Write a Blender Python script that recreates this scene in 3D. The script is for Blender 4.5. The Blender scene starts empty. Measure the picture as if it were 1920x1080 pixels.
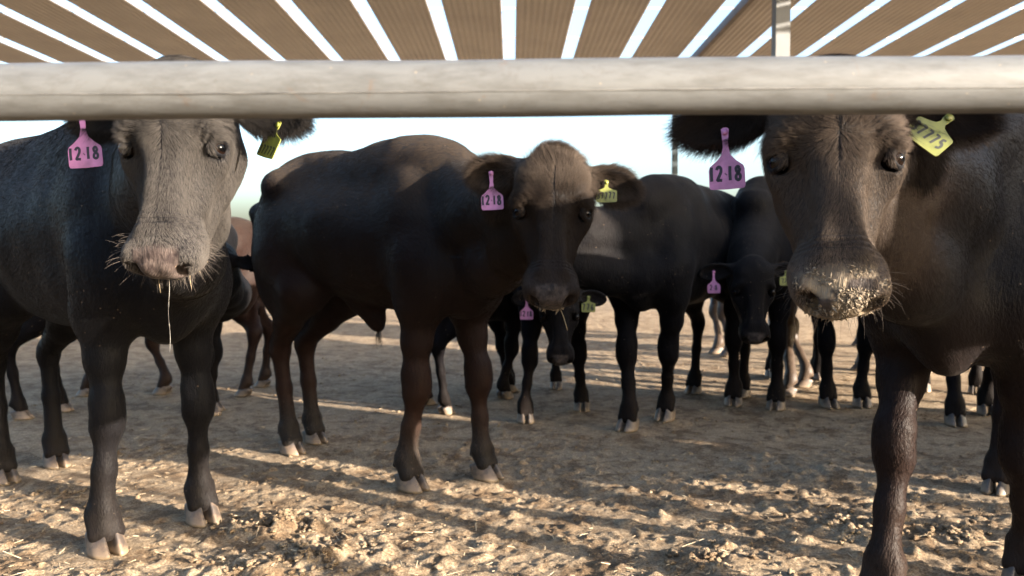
import bpy, math, random, time
import numpy as np
from mathutils import Vector, Matrix

R = math.radians
SC = bpy.context.scene
COL = SC.collection
random.seed(7)
T0 = time.time()

# ------------------------------------------------------------------ camera
CAM_H = 0.90
TILT = R(2.3)
FPX = 1493.0
cam_data = bpy.data.cameras.new('camera')
cam = bpy.data.objects.new('camera', cam_data)
COL.objects.link(cam)
cam.location = (0, 0, CAM_H)
cam.rotation_euler = (R(90) - TILT, 0, 0)
cam_data.sensor_width = 36.0
cam_data.lens = FPX / 1920 * 36.0
cam_data.clip_start = 0.05
cam_data.clip_end = 3000
cam_data.dof.use_dof = True
cam_data.dof.focus_distance = 1.75
cam_data.dof.aperture_fstop = 5.0
SC.camera = cam

# ------------------------------------------------------------------ sky + sun
SUN_EL, SUN_BACK = 11.0, 29.0          # low sun, to the right and a little behind the camera
el, bk = R(SUN_EL), R(SUN_BACK)
SUN_DIR = Vector((math.cos(el) * math.cos(bk), -math.cos(el) * math.sin(bk), math.sin(el)))
world = bpy.data.worlds.new('World')
SC.world = world
world.use_nodes = True
wn, wl = world.node_tree.nodes, world.node_tree.links
wn.clear()
wo = wn.new('ShaderNodeOutputWorld'); wb = wn.new('ShaderNodeBackground'); sky = wn.new('ShaderNodeTexSky')
sky.sky_type = 'NISHITA'; sky.sun_disc = False
sky.sun_elevation = el
sky.sun_rotation = math.atan2(SUN_DIR.x, SUN_DIR.y)
sky.air_density = 1.0; sky.dust_density = 7.0; sky.ozone_density = 2.2; sky.altitude = 300
wb.inputs['Strength'].default_value = 0.15
wl.new(sky.outputs[0], wb.inputs[0]); wl.new(wb.outputs[0], wo.inputs[0])
sd = bpy.data.lights.new('sun', 'SUN'); sd.energy = 5.0; sd.angle = R(0.55); sd.color = (1.0, 0.88, 0.74)
sun = bpy.data.objects.new('sun', sd); COL.objects.link(sun)
sun.rotation_euler = SUN_DIR.to_track_quat('Z', 'Y').to_euler()
SC.view_settings.view_transform = 'Standard'
SC.view_settings.look = 'None'
SC.view_settings.exposure = 2.85
SC.view_settings.gamma = 1.0
SC.cycles.max_bounces = 8
SC.cycles.use_denoising = True


def world_at(px, py, d):
    """point seen at photograph pixel (px,py) at forward distance d (metres along the ground)"""
    a = (px - 960) / FPX; b = (540 - py) / FPX
    c, s = math.cos(TILT), math.sin(TILT)
    fy = c + b * s; fz = -s + b * c
    k = d / fy
    return np.array([a * k, d, CAM_H + fz * k])


def ground_at(px, py):
    a = (px - 960) / FPX; b = (540 - py) / FPX
    c, s = math.cos(TILT), math.sin(TILT)
    fy = c + b * s; fz = -s + b * c
    k = -CAM_H / fz
    return np.array([a * k, fy * k, 0.0])


# ------------------------------------------------------------------ materials
def new_mat(name):
    m = bpy.data.materials.new(name); m.use_nodes = True
    nt = m.node_tree; b = nt.nodes['Principled BSDF']
    return m, nt, b


def nd(nt, typ, **kw):
    n = nt.nodes.new(typ)
    for k, v in kw.items():
        if k in n.inputs.keys() if hasattr(n.inputs, 'keys') else False:
            n.inputs[k].default_value = v
        else:
            setattr(n, k, v)
    return n


def ramp(nt, stops):
    n = nt.nodes.new('ShaderNodeValToRGB')
    e = n.color_ramp.elements
    while len(e) < len(stops): e.new(0.5)
    for i, (p, c) in enumerate(stops):
        e[i].position = p; e[i].color = (c[0], c[1], c[2], 1)
    return n


def noise(nt, scale, detail=4, rough=0.55, vec=None, dist=0.0):
    n = nt.nodes.new('ShaderNodeTexNoise')
    n.inputs['Scale'].default_value = scale; n.inputs['Detail'].default_value = detail
    n.inputs['Roughness'].default_value = rough; n.inputs['Distortion'].default_value = dist
    if vec is not None: nt.links.new(vec, n.inputs['Vector'])
    return n


def mix(nt, a, b, f, mode='MIX'):
    n = nt.nodes.new('ShaderNodeMix'); n.data_type = 'RGBA'; n.blend_type = mode
    for s, v in ((0, f), (6, a), (7, b)):
        if hasattr(v, 'node'): nt.links.new(v, n.inputs[s])
        elif s == 0: n.inputs[0].default_value = v
        else: n.inputs[s].default_value = (v[0], v[1], v[2], 1)
    return n.outputs[2]


def mth(nt, op, a, b=None, clamp=False):
    n = nt.nodes.new('ShaderNodeMath'); n.operation = op; n.use_clamp = clamp
    for i, v in enumerate((a, b)):
        if v is None: continue
        if hasattr(v, 'node'): nt.links.new(v, n.inputs[i])
        else: n.inputs[i].default_value = v
    return n.outputs[0]


def attr(nt, name):
    n = nt.nodes.new('ShaderNodeAttribute'); n.attribute_name = name
    return n


def texco(nt):
    return nt.nodes.new('ShaderNodeTexCoord')


def mapping(nt, vec, sc=(1, 1, 1), rot=(0, 0, 0)):
    n = nt.nodes.new('ShaderNodeMapping'); nt.links.new(vec, n.inputs[0])
    n.inputs['Scale'].default_value = sc; n.inputs['Rotation'].default_value = rot
    return n.outputs[0]


def bump(nt, h, strength, dist, normal=None):
    n = nt.nodes.new('ShaderNodeBump'); nt.links.new(h, n.inputs['Height'])
    n.inputs['Strength'].default_value = strength; n.inputs['Distance'].default_value = dist
    if normal is not None: nt.links.new(normal, n.inputs['Normal'])
    return n.outputs[0]


def simple_mat(name, col, rough=0.6, metal=0.0, var=0.25, scale=8, bstr=0.0, bdist=0.002, coat=0.0):
    m, nt, b = new_mat(name)
    tc = texco(nt)
    n = noise(nt, scale, 5, 0.6, tc.outputs['Object'])
    dark = tuple(c * (1 - var) for c in col); lite = tuple(min(1, c * (1 + var)) for c in col)
    r = ramp(nt, [(0.3, dark), (0.7, lite)]); nt.links.new(n.outputs[0], r.inputs[0])
    nt.links.new(r.outputs[0], b.inputs['Base Color'])
    b.inputs['Roughness'].default_value = rough; b.inputs['Metallic'].default_value = metal
    b.inputs['Coat Weight'].default_value = coat
    if bstr: nt.links.new(bump(nt, n.outputs[0], bstr, bdist), b.inputs['Normal'])
    return m


def coat_material(name, base, brown, dusty=0.5, browness=0.5, spec=0.35):
    """short bovine coat: near-black with reddish brown zones and dry dust on upper parts"""
    m, nt, b = new_mat(name)
    tc = texco(nt); oc = tc.outputs['Object']
    big = noise(nt, 2.2, 3, 0.5, oc)
    mid = noise(nt, 9, 4, 0.6, oc)
    streak = noise(nt, 60, 3, 0.6, mapping(nt, oc, (0.22, 1, 0.35)))
    br = mth(nt, 'MULTIPLY', attr(nt, 'brown').outputs['Fac'], browness, True)
    br2 = mth(nt, 'ADD', br, mth(nt, 'MULTIPLY', mth(nt, 'SUBTRACT', big.outputs[0], 0.5), 0.6), True)
    c = mix(nt, base, brown, br2)
    c = mix(nt, c, tuple(x * 2.2 for x in base), mth(nt, 'MULTIPLY', mth(nt, 'SUBTRACT', streak.outputs[0], 0.45, True), 0.9, True))
    du = mth(nt, 'MULTIPLY', attr(nt, 'dust').outputs['Fac'], mth(nt, 'MULTIPLY', mid.outputs[0], dusty * 1.6), True)
    c = mix(nt, c, (0.08, 0.067, 0.055), du)
    # naked skin of the muzzle and of the eye rims
    pad = attr(nt, 'pad').outputs['Fac']
    pm = noise(nt, 55, 3, 0.6, oc)
    pr = ramp(nt, [(0.35, (0.013, 0.011, 0.011)), (0.7, (0.048, 0.039, 0.035))]); nt.links.new(pm.outputs[0], pr.inputs[0])
    c = mix(nt, c, pr.outputs[0], pad)
    pk = attr(nt, 'pink').outputs['Fac']
    c = mix(nt, c, (0.20, 0.125, 0.105), pk)
    c = mix(nt, c, (0.15, 0.12, 0.085), mth(nt, 'MULTIPLY', attr(nt, 'mud').outputs['Fac'], .85))
    # specks of dried mud on the coat
    vo = nt.nodes.new('ShaderNodeTexVoronoi'); vo.inputs['Scale'].default_value = 38; nt.links.new(oc, vo.inputs['Vector'])
    sp = mth(nt, 'LESS_THAN', vo.outputs['Distance'], 0.085)
    spn = noise(nt, 5, 2, 0.5, oc)
    sp = mth(nt, 'MULTIPLY', sp, mth(nt, 'GREATER_THAN', spn.outputs[0], 0.56))
    c = mix(nt, c, (0.18, 0.13, 0.09), mth(nt, 'MULTIPLY', sp, 0.5))
    nt.links.new(c, b.inputs['Base Color'])
    rg = mix(nt, (0.40,) * 3, (0.62,) * 3, mid.outputs[0])
    rg = mix(nt, rg, (0.30,) * 3, pad)
    nt.links.new(rg, b.inputs['Roughness'])
    b.inputs['IOR'].default_value = 1.0 + spec * .9
    b.inputs['Sheen Weight'].default_value = 0.02
    b.inputs['Sheen Roughness'].default_value = 0.45
    b.inputs['Sheen Tint'].default_value = (0.8, 0.75, 0.7, 1)
    hair_b = noise(nt, 230, 2, 0.6, mapping(nt, oc, (0.16, 1, 0.3)))
    h = mth(nt, 'ADD', mth(nt, 'MULTIPLY', mid.outputs[0], 0.8), mth(nt, 'MULTIPLY', hair_b.outputs[0], 0.35))
    h = mth(nt, 'ADD', h, mth(nt, 'MULTIPLY', streak.outputs[0], 0.35))
    nt.links.new(bump(nt, h, 0.9, 0.008), b.inputs['Normal'])
    return m


def hair_material(name, root, tip, rough=0.5, dustc=(0.105, 0.094, 0.085)):
    m, nt, b = new_mat(name)
    hi = nt.nodes.new('ShaderNodeHairInfo')
    ran = hi.outputs['Random']
    du = attr(nt, 'hdust').outputs['Fac']
    c = mix(nt, root, tip, mth(nt, 'ADD', mth(nt, 'MULTIPLY', hi.outputs['Intercept'], .3), mth(nt, 'MULTIPLY', ran, .5)))
    c = mix(nt, c, dustc, du)
    nt.links.new(c, b.inputs['Base Color'])
    b.inputs['Roughness'].default_value = rough
    b.inputs['IOR'].default_value = 1.11
    return m


# ------------------------------------------------------------------ object helpers
def mesh_obj(name, verts, faces, mat=None, parent=None, smooth=True, loc=None):
    me = bpy.data.meshes.new(name)
    if isinstance(verts, np.ndarray) and isinstance(faces, np.ndarray):
        nv, nf = len(verts), len(faces); k = faces.shape[1]
        me.vertices.add(nv); me.vertices.foreach_set('co', verts.astype(np.float32).ravel())
        me.loops.add(nf * k); me.loops.foreach_set('vertex_index', faces.astype(np.int32).ravel())
        me.polygons.add(nf); me.polygons.foreach_set('loop_start', np.arange(0, nf * k, k, dtype=np.int32))
        me.update(calc_edges=True); me.validate()
    else:
        me.from_pydata([tuple(v) for v in verts], [], [tuple(f) for f in faces])
    me.polygons.foreach_set('use_smooth', np.full(len(me.polygons), smooth))
    if mat: me.materials.append(mat)
    me.update()
    o = bpy.data.objects.new(name, me); COL.objects.link(o)
    if parent: o.parent = parent
    if loc is not None: o.location = loc
    return o


def empty(name, loc, rz=0.0):
    o = bpy.data.objects.new(name, None); COL.objects.link(o)
    o.empty_display_size = 0.1
    o.location = loc; o.rotation_euler = (0, 0, rz)
    return o


def tag(o, label=None, cat=None, group=None, kind=None):
    if label: o['label'] = label
    if cat: o['category'] = cat
    if group: o['group'] = group
    if kind: o['kind'] = kind
    return o


def box_mesh(x0, x1, y0, y1, z0, z1):
    v = [(x0, y0, z0), (x1, y0, z0), (x1, y1, z0), (x0, y1, z0), (x0, y0, z1), (x1, y0, z1), (x1, y1, z1), (x0, y1, z1)]
    f = [(0, 3, 2, 1), (4, 5, 6, 7), (0, 1, 5, 4), (1, 2, 6, 5), (2, 3, 7, 6), (3, 0, 4, 7)]
    return v, f


def tube(pts, rad, seg=8, cap=True):
    """tube along polyline; rad scalar or list"""
    pts = [np.array(p, float) for p in pts]
    n = len(pts)
    if not hasattr(rad, '__len__'): rad = [rad] * n
    V, F = [], []
    up = np.array([0.12, 0.31, 1.0]); prev = None
    for i, p in enumerate(pts):
        t = pts[min(i + 1, n - 1)] - pts[max(i - 1, 0)]; t /= (np.linalg.norm(t) + 1e-9)
        if prev is None:
            a = np.cross(t, up)
            if np.linalg.norm(a) < 0.1: a = np.cross(t, (1, 0, 0))
        else:
            a = prev - t * np.dot(prev, t)
        a /= np.linalg.norm(a) + 1e-9; prev = a; b = np.cross(t, a)
        for k in range(seg):
            an = 2 * math.pi * k / seg
            V.append(p + rad[i] * (math.cos(an) * a + math.sin(an) * b))
    for i in range(n - 1):
        for k in range(seg):
            k2 = (k + 1) % seg
            F.append((i * seg + k, i * seg + k2, (i + 1) * seg + k2, (i + 1) * seg + k))
    if cap:
        F.append(tuple(range(seg))[::-1]); F.append(tuple((n - 1) * seg + k for k in range(seg)))
    return V, F


def join(parts):
    V, F = [], []
    for v, f in parts:
        o = len(V); V += list(v); F += [tuple(i + o for i in q) for q in f]
    return V, F


# numpy value noise -------------------------------------------------
def _hash(ix, iy, iz, seed):
    h = (ix * 374761393 + iy * 668265263 + iz * 2147483647 + seed * 974634777) & 0xffffffff
    h = ((h ^ (h >> 13)) * 1274126177) & 0xffffffff
    h = h ^ (h >> 16)
    return (h & 0xffff) / 65535.0


def vnoise(p, seed=0):
    p = np.asarray(p, np.float64)
    i = np.floor(p).astype(np.int64); f = p - i; f = f * f * (3 - 2 * f)
    out = 0
    for dx in (0, 1):
        wx = f[..., 0] if dx else 1 - f[..., 0]
        for dy in (0, 1):
            wy = f[..., 1] if dy else 1 - f[..., 1]
            for dz in (0, 1):
                wz = f[..., 2] if dz else 1 - f[..., 2]
                out = out + wx * wy * wz * _hash(i[..., 0] + dx, i[..., 1] + dy, i[..., 2] + dz, seed)
    return out * 2 - 1


def fbm(p, oct=4, seed=0, gain=0.5):
    s, a, q = 0, 1.0, np.asarray(p, np.float64)
    for o in range(oct):
        s = s + a * vnoise(q, seed + o * 17); a *= gain; q = q * 2.03
    return s


# ------------------------------------------------------------------ implicit surfaces
def V3(*a): return np.array(a, np.float64)


class Shape:
    def __init__(self): self.add = []; self.sub = []; self.post = []

    def cap(self, a, b, ra, rb, k=0.05, sub=False):
        a = V3(*a); b = V3(*b); c = (a + b) / 2
        (self.sub if sub else self.add).append(('c', a, b, ra, rb, k, None))

    def ell(self, c, r, k=0.05, rot=None, sub=False):
        rot = np.eye(3) if rot is None else np.asarray(rot, float)   # rows = local axes
        (self.sub if sub else self.add).append(('e', V3(*c), V3(*r), 0, 0, k, rot))

    def tor(self, c, n, Rr, r, k=0.01, sub=False):
        n = V3(*n); n /= np.linalg.norm(n)
        (self.sub if sub else self.add).append(('t', V3(*c), n, Rr, r, k, None))


def prim(pr, P):
    t = pr[0]
    if t == 'c':
        _, a, b, ra, rb, k, _ = pr
        ba = (b - a); L = ba @ ba + 1e-12
        pa = P - a; h = np.clip(pa @ ba / L, 0, 1)
        return np.linalg.norm(pa - h[:, None] * ba, axis=1) - (ra + (rb - ra) * h)
    if t == 'e':
        q = (P - pr[1]) @ pr[6].T
        r = pr[2]
        k0 = np.linalg.norm(q / r, axis=1); k1 = np.linalg.norm(q / (r * r), axis=1) + 1e-9
        d = k0 * (k0 - 1) / k1
        return np.maximum(d, -r.min())
    if t == 't':
        q = P - pr[1]; h = q @ pr[2]
        rr = np.sqrt(np.maximum((q * q).sum(1) - h * h, 0))
        return np.sqrt((rr - pr[3]) ** 2 + h * h) - pr[4]


def eval_shape(add, sub, P, disp=None, post=()):
    d = None
    for pr in add:
        v = prim(pr, P); k = pr[5]
        if d is None: d = v
        else:
            h = np.maximum(k - np.abs(d - v), 0) / k
            d = np.minimum(d, v) - h * h * k * 0.25
    for pr in sub:
        v = -prim(pr, P); k = pr[5]
        h = np.maximum(k - np.abs(d - v), 0) / k
        d = np.maximum(d, v) + h * h * k * 0.25
    for pr in post:
        v = prim(pr, P); k = pr[5]
        h = np.maximum(k - np.abs(d - v), 0) / k
        d = np.minimum(d, v) - h * h * k * 0.25
    if disp is not None: d = d + disp(P)
    return d


def axis_coords(lo, hi, coarse, fine_ranges, fine):
    """non-uniform axis: fine spacing inside ranges, easing out to coarse"""
    xs = [lo]
    while xs[-1] < hi:
        x = xs[-1]; s = coarse
        for a, b in fine_ranges:
            dist = max(a - x, x - b, 0)
            s = min(s, fine + dist * 0.12)
        xs.append(x + s)
    return np.array(xs)


def surface_nets(shape, X, Y, Z, disp=None, B=14):
    nx, ny, nz = len(X), len(Y), len(Z)
    val = np.ones((nx, ny, nz), np.float32)
    for i0 in range(0, nx, B):
        for j0 in range(0, ny, B):
            for k0 in range(0, nz, B):
                xs, ys, zs = X[i0:i0 + B], Y[j0:j0 + B], Z[k0:k0 + B]
                c = V3((xs[0] + xs[-1]) / 2, (ys[0] + ys[-1]) / 2, (zs[0] + zs[-1]) / 2)
                rad = 0.5 * math.sqrt((xs[-1] - xs[0]) ** 2 + (ys[-1] - ys[0]) ** 2 + (zs[-1] - zs[0]) ** 2) + 0.012
                cp = c[None]
                ds = np.array([prim(p, cp)[0] for p in shape.add])
                dm = ds.min()
                if dm > rad + 0.16: continue
                # conservative bound of the blended field at the centre
                keep = [p for p, v in zip(shape.add, ds) if v < dm + 2.0 * rad + p[5] + 0.03]
                dc = eval_shape(keep, [], cp)[0]
                subs = [p for p in shape.sub if prim(p, cp)[0] < rad * 1.2 + p[5] + 0.02]
                posts = [p for p in shape.post if prim(p, cp)[0] < rad * 1.2 + .02]
                if abs(dc) > rad * 1.35 + 0.02 and not subs and not posts:
                    if dc < 0: val[i0:i0 + B, j0:j0 + B, k0:k0 + B] = -1
                    continue
                g = np.stack(np.meshgrid(xs, ys, zs, indexing='ij'), -1).reshape(-1, 3)
                val[i0:i0 + B, j0:j0 + B, k0:k0 + B] = eval_shape(keep, subs, g, disp, posts).reshape(len(xs), len(ys), len(zs))
    S = val < 0
    n8 = None
    c = [S[a:nx - 1 + a, b:ny - 1 + b, d:nz - 1 + d] for a in (0, 1) for b in (0, 1) for d in (0, 1)]
    allin = c[0].copy(); anyin = c[0].copy()
    for q in c[1:]: allin &= q; anyin |= q
    act = anyin & ~allin
    I, J, K = np.nonzero(act)
    idx = np.full(act.shape, -1, np.int32); idx[I, J, K] = np.arange(len(I))
    acc = np.zeros((len(I), 3)); cnt = np.zeros(len(I))
    for ax in range(3):
        for a in (0, 1):
            for b in (0, 1):
                o1 = [0, 0, 0]; oth = [q for q in range(3) if q != ax]
                o1[oth[0]] = a; o1[oth[1]] = b; o2 = list(o1); o2[ax] = 1
                v1 = val[I + o1[0], J + o1[1], K + o1[2]]; v2 = val[I + o2[0], J + o2[1], K + o2[2]]
                m = (v1 < 0) != (v2 < 0)
                t = np.where(m, v1 / np.where(m, v1 - v2, 1), 0)
                p1 = np.stack([X[I + o1[0]], Y[J + o1[1]], Z[K + o1[2]]], 1)
                p2 = np.stack([X[I + o2[0]], Y[J + o2[1]], Z[K + o2[2]]], 1)
                p = p1 + t[:, None] * (p2 - p1)
                acc[m] += p[m]; cnt[m] += 1
    Vt = acc / cnt[:, None]
    Fs = []
    e = S[:-1, 1:-1, 1:-1] != S[1:, 1:-1, 1:-1]; i, j, k = np.nonzero(e); j = j + 1; k = k + 1
    q = np.stack([idx[i, j - 1, k - 1], idx[i, j, k - 1], idx[i, j, k], idx[i, j - 1, k]], 1)
    fl = ~S[i, j, k]; q[fl] = q[fl][:, ::-1]; Fs.append(q)
    e = S[1:-1, :-1, 1:-1] != S[1:-1, 1:, 1:-1]; i, j, k = np.nonzero(e); i = i + 1; k = k + 1
    q = np.stack([idx[i - 1, j, k - 1], idx[i - 1, j, k], idx[i, j, k], idx[i, j, k - 1]], 1)
    fl = ~S[i, j, k]; q[fl] = q[fl][:, ::-1]; Fs.append(q)
    e = S[1:-1, 1:-1, :-1] != S[1:-1, 1:-1, 1:]; i, j, k = np.nonzero(e); i = i + 1; j = j + 1
    q = np.stack([idx[i - 1, j - 1, k], idx[i, j - 1, k], idx[i, j, k], idx[i - 1, j, k]], 1)
    fl = ~S[i, j, k]; q[fl] = q[fl][:, ::-1]; Fs.append(q)
    F = np.concatenate(Fs); F = F[(F >= 0).all(1)]
    # light relaxation
    ed = np.concatenate([F[:, [0, 1]], F[:, [1, 2]], F[:, [2, 3]], F[:, [3, 0]]])
    for it, lam in enumerate((0.5, -0.3, 0.4, -0.25)):
        s = np.zeros_like(Vt)
        for a in range(3):
            s[:, a] = np.bincount(ed[:, 0], Vt[ed[:, 1], a], len(Vt)) + np.bincount(ed[:, 1], Vt[ed[:, 0], a], len(Vt))
        n = np.bincount(ed.ravel(), minlength=len(Vt))[:, None]
        Vt = Vt + lam * (s / np.maximum(n, 1) - Vt)
    return Vt, F


def sstep(a, b, x):
    t = np.clip((x - a) / (b - a), 0, 1); return t * t * (3 - 2 * t)


# ------------------------------------------------------------------ cattle
M_EYE, nt, b = new_mat('eye_dark')
tc = texco(nt)
sx = nt.nodes.new('ShaderNodeSeparateXYZ'); nt.links.new(tc.outputs['Object'], sx.inputs[0])
# x axis of the eyeball points outwards
rad_ = mth(nt, 'SQRT', mth(nt, 'ADD', mth(nt, 'POWER', mth(nt, 'MULTIPLY', sx.outputs[1], 0.75), 2.0), mth(nt, 'POWER', sx.outputs[2], 2.0)))
er = ramp(nt, [(0.0, (0.0008, 0.0009, 0.0012)), (0.42, (0.0008, 0.0008, 0.001)), (0.50, (0.006, 0.003, 0.002)), (0.78, (0.004, 0.002, 0.0015)), (0.90, (0.002, 0.0015, 0.0013))])
nt.links.new(mth(nt, 'DIVIDE', rad_, 0.0185), er.inputs[0])
nt.links.new(er.outputs[0], b.inputs['Base Color'])
b.inputs['Roughness'].default_value = 0.10; b.inputs['IOR'].default_value = 1.22

M_HOOF, nt, b = new_mat('hoof_horn')
tc = texco(nt)
n1 = noise(nt, 26, 4, 0.6, tc.outputs['Object']); n2 = noise(nt, 90, 3, 0.6, mapping(nt, tc.outputs['Object'], (0.3, 0.3, 2)))
r1 = ramp(nt, [(0.40, (0.035, 0.027, 0.022)), (0.52, (0.070, 0.049, 0.035)), (0.62, (0.110, 0.076, 0.050))]); nt.links.new(n1.outputs[0], r1.inputs[0])
sz = nt.nodes.new('ShaderNodeSeparateXYZ'); nt.links.new(tc.outputs['Object'], sz.inputs[0])
low = mth(nt, 'SUBTRACT', 1.0, mth(nt, 'MULTIPLY', sz.outputs[2], 45.0), True)
nt.links.new(mix(nt, r1.outputs[0], (0.20, 0.145, 0.09), mth(nt, 'MULTIPLY', low, 0.8)), b.inputs['Base Color'])
b.inputs['Roughness'].default_value = 0.55
nt.links.new(bump(nt, n2.outputs[0], 0.35, 0.002), b.inputs['Normal'])

M_PINK = simple_mat('pink_tag_plastic', (0.27, 0.095, 0.20), 0.5, var=0.28, scale=32)
M_YELLOW = simple_mat('yellow_tag_plastic', (0.10, 0.105, 0.013), 0.5, var=0.28, scale=32)
M_INK = simple_mat('tag_ink', (0.006, 0.004, 0.012), 0.7, var=0.2, scale=80)
M_INKG = simple_mat('tag_ink_black', (0.006, 0.007, 0.003), 0.7, var=0.2, scale=80)
M_STRAW = simple_mat('straw', (0.17, 0.13, 0.072), 0.7, var=0.3, scale=300)
M_CRUMB = simple_mat('feed_crumbs', (0.115, 0.09, 0.062), 0.95, var=0.4, scale=700)
M_FLY = simple_mat('drool', (0.25, 0.24, 0.22), 0.15, var=0.05, scale=50)


def claw_mesh(side, s):
    """one claw of a cloven hoof; x forward, outer side = side*y"""
    rings, seg = 8, 26
    V, F = [], []
    for i in range(rings):
        t = i / (rings - 1)
        z = 0.066 * t
        sc = 1.0 - 0.22 * t - 0.05 * t * t + (0.03 if i == 0 else 0) * -1
        if i == rings - 1: sc *= 0.86
        for k in range(seg):
            a = 2 * math.pi * k / seg
            ca, sa = math.cos(a), math.sin(a)
            L = 0.074 if ca > 0 else 0.054
            x = L * (abs(ca) ** 0.85) * (1 if ca > 0 else -1) * sc
            wid = 0.0315 * (1.0 - 0.25 * max(ca, 0) ** 3)
            y = wid * sa * (sc * 0.96)
            if sa * side < 0: y *= 0.80           # flat inner wall
            y += side * 0.0275 - side * 0.008 * max(ca, 0) ** 3    # toes turn in
            top_tilt = t * (0.012 * ca)
            V.append(((x + 0.020 - 0.040 * t) * s, y * s, (z + top_tilt) * s))
        if i:
            for k in range(seg):
                k2 = (k + 1) % seg
                F.append(((i - 1) * seg + k, (i - 1) * seg + k2, i * seg + k2, i * seg + k))
    F.append(tuple(range(seg))[::-1]); F.append(tuple((rings - 1) * seg + k for k in range(seg)))
    return V, F


def rotm(x, y, z):
    """rows are the given axes"""
    return np.array([x, y, z], float)


def unit(v):
    v = np.asarray(v, float); return v / np.linalg.norm(v)


STROKES = {
    '1': [[(0.42, 1.0), (0.38, 0.5), (0.40, 0.0)]],
    '2': [[(0.1, 0.78), (0.25, 0.96), (0.5, 1.0), (0.7, 0.85), (0.68, 0.62), (0.45, 0.35), (0.12, 0.03), (0.45, 0.05), (0.8, 0.02)]],
    '.': [[(0.33, 0.42), (0.42, 0.46)]],
    '8': [[(0.68, 0.85), (0.45, 1.0), (0.2, 0.86), (0.25, 0.65), (0.5, 0.52), (0.75, 0.35), (0.72, 0.12), (0.45, 0.0), (0.18, 0.12), (0.18, 0.33), (0.45, 0.52), (0.66, 0.68), (0.68, 0.85)]],
    '3': [[(0.15, 0.9), (0.4, 1.0), (0.68, 0.86), (0.62, 0.62), (0.36, 0.53), (0.68, 0.42), (0.72, 0.14), (0.42, 0.0), (0.12, 0.1)]],
    '7': [[(0.1, 1.0), (0.75, 1.0), (0.52, 0.5), (0.35, 0.0)]],
    '5': [[(0.7, 1.0), (0.22, 0.98), (0.18, 0.58), (0.5, 0.62), (0.72, 0.38), (0.6, 0.08), (0.15, 0.02)]],
    '6': [[(0.65, 0.95), (0.35, 0.8), (0.17, 0.4), (0.3, 0.05), (0.6, 0.05), (0.7, 0.3), (0.5, 0.48), (0.2, 0.36)]],
}


def make_tag(parent, attach, hang, face, s, mat, text, ink, small_text=None, char_h=0.026, slant=0.0, bend=0.0, neck=0.048, w=0.068, h=0.062):
    """tag hanging from 'attach' along 'hang', its written side facing 'face' (all in parent space)"""
    dn = unit(hang); n = unit(np.asarray(face, float) - dn * np.dot(face, dn)); rt = np.cross(n, dn)     # seen from the front, rt is to the right
    rt = np.cross(-dn, n)
    def pt(x, y, z=0.0):      # x right, y down from the button, z towards the viewer
        zz = z + bend * (x * x) / 0.03
        return (attach + s * (rt * x + dn * y + n * zz))
    hw = w / 2; nk = 0.0055
    out = [(-nk - .002, -0.008), (-.003, -0.011), (.003, -0.011), (nk + .002, -0.008), (nk + .001, 0.004), (nk - .0005, neck * 0.55), (nk + .003, neck * 0.9), (hw * 0.55, neck * 1.14), (hw * 0.93, neck * 1.36), (hw, neck * 1.5),
           (hw, neck + h - .006), (hw - .002, neck + h - .001), (hw - .006, neck + h)]
    out = out + [(0, neck + h + .001)] + [(-x, y) for x, y in reversed(out[4:])]
    th = 0.0011
    nO = len(out)
    # strip triangulation by rows: simple ear-free fill through ngon front/back
    V = [pt(x, y, th) for x, y in out] + [pt(x, y, -th) for x, y in out]
    F = [tuple(range(nO))[::-1], tuple(range(nO, 2 * nO))] + [(i, (i + 1) % nO, nO + (i + 1) % nO, nO + i) for i in range(nO)]
    o = mesh_obj('ear_tag', V, F, mat, parent, smooth=False)
    bw, bf = tube([pt(0, -.002, th), pt(0, -.002, th + .003)], 0.0062 * s, 14)
    mesh_obj('tag_button', bw, bf, mat, o)
    def write(txt, cx, cy, ch, th_):
        parts = []
        cw = min(ch * 0.70, w * .92 / (len(txt) - .55 * txt.count('.') - .35 * txt.count('1')))
        adv = [cw * (.45 if c == '.' else .65 if c == '1' else 1.0) for c in txt]; x0 = cx - sum(adv) / 2
        for i, c in enumerate(txt):
            xo = x0 + sum(adv[:i]) - (cw * .2 if c in '1.' else 0)
            for st in STROKES.get(c, []):
                jit = random.uniform(-0.03, 0.03)
                pts = []
                for (u, v) in st:
                    xx = xo + (u * 0.85) * cw + slant * (v - .5) * ch; yy = cy + (0.5 - v + jit) * ch
                    pts.append((xx, yy))
                # densify
                dp = []
                for a, b2 in zip(pts[:-1], pts[1:]):
                    for q in range(4): dp.append((a[0] + (b2[0] - a[0]) * q / 4, a[1] + (b2[1] - a[1]) * q / 4))
                dp.append(pts[-1])
                # smooth
                sm = [dp[0]] + [((dp[j - 1][0] + dp[j][0] * 2 + dp[j + 1][0]) / 4, (dp[j - 1][1] + dp[j][1] * 2 + dp[j + 1][1]) / 4) for j in range(1, len(dp) - 1)] + [dp[-1]]
                n_ = len(sm); VV, FF = [], []
                for j, (x, y) in enumerate(sm):
                    a = sm[max(j - 1, 0)]; b2 = sm[min(j + 1, n_ - 1)]
                    tx, ty = b2[0] - a[0], b2[1] - a[1]; L = math.hypot(tx, ty) + 1e-9
                    ox, oy = -ty / L * th_, tx / L * th_
                    VV += [pt(x + ox, y + oy, th + .0004), pt(x - ox, y - oy, th + .0004)]
                    if j: FF.append((2 * j - 2, 2 * j, 2 * j + 1, 2 * j - 1))
                parts.append((VV, FF))
        return parts
    P = write(text, 0, neck + h * 0.52 if not small_text else neck + h * 0.72, char_h, char_h * 0.105)
    if small_text: P += write(small_text, 0, neck * 1.1, 0.011, 0.0013)
    v, f = join(P)
    mesh_obj('tag_number', v, f, ink, o, smooth=False)
    return o


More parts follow.
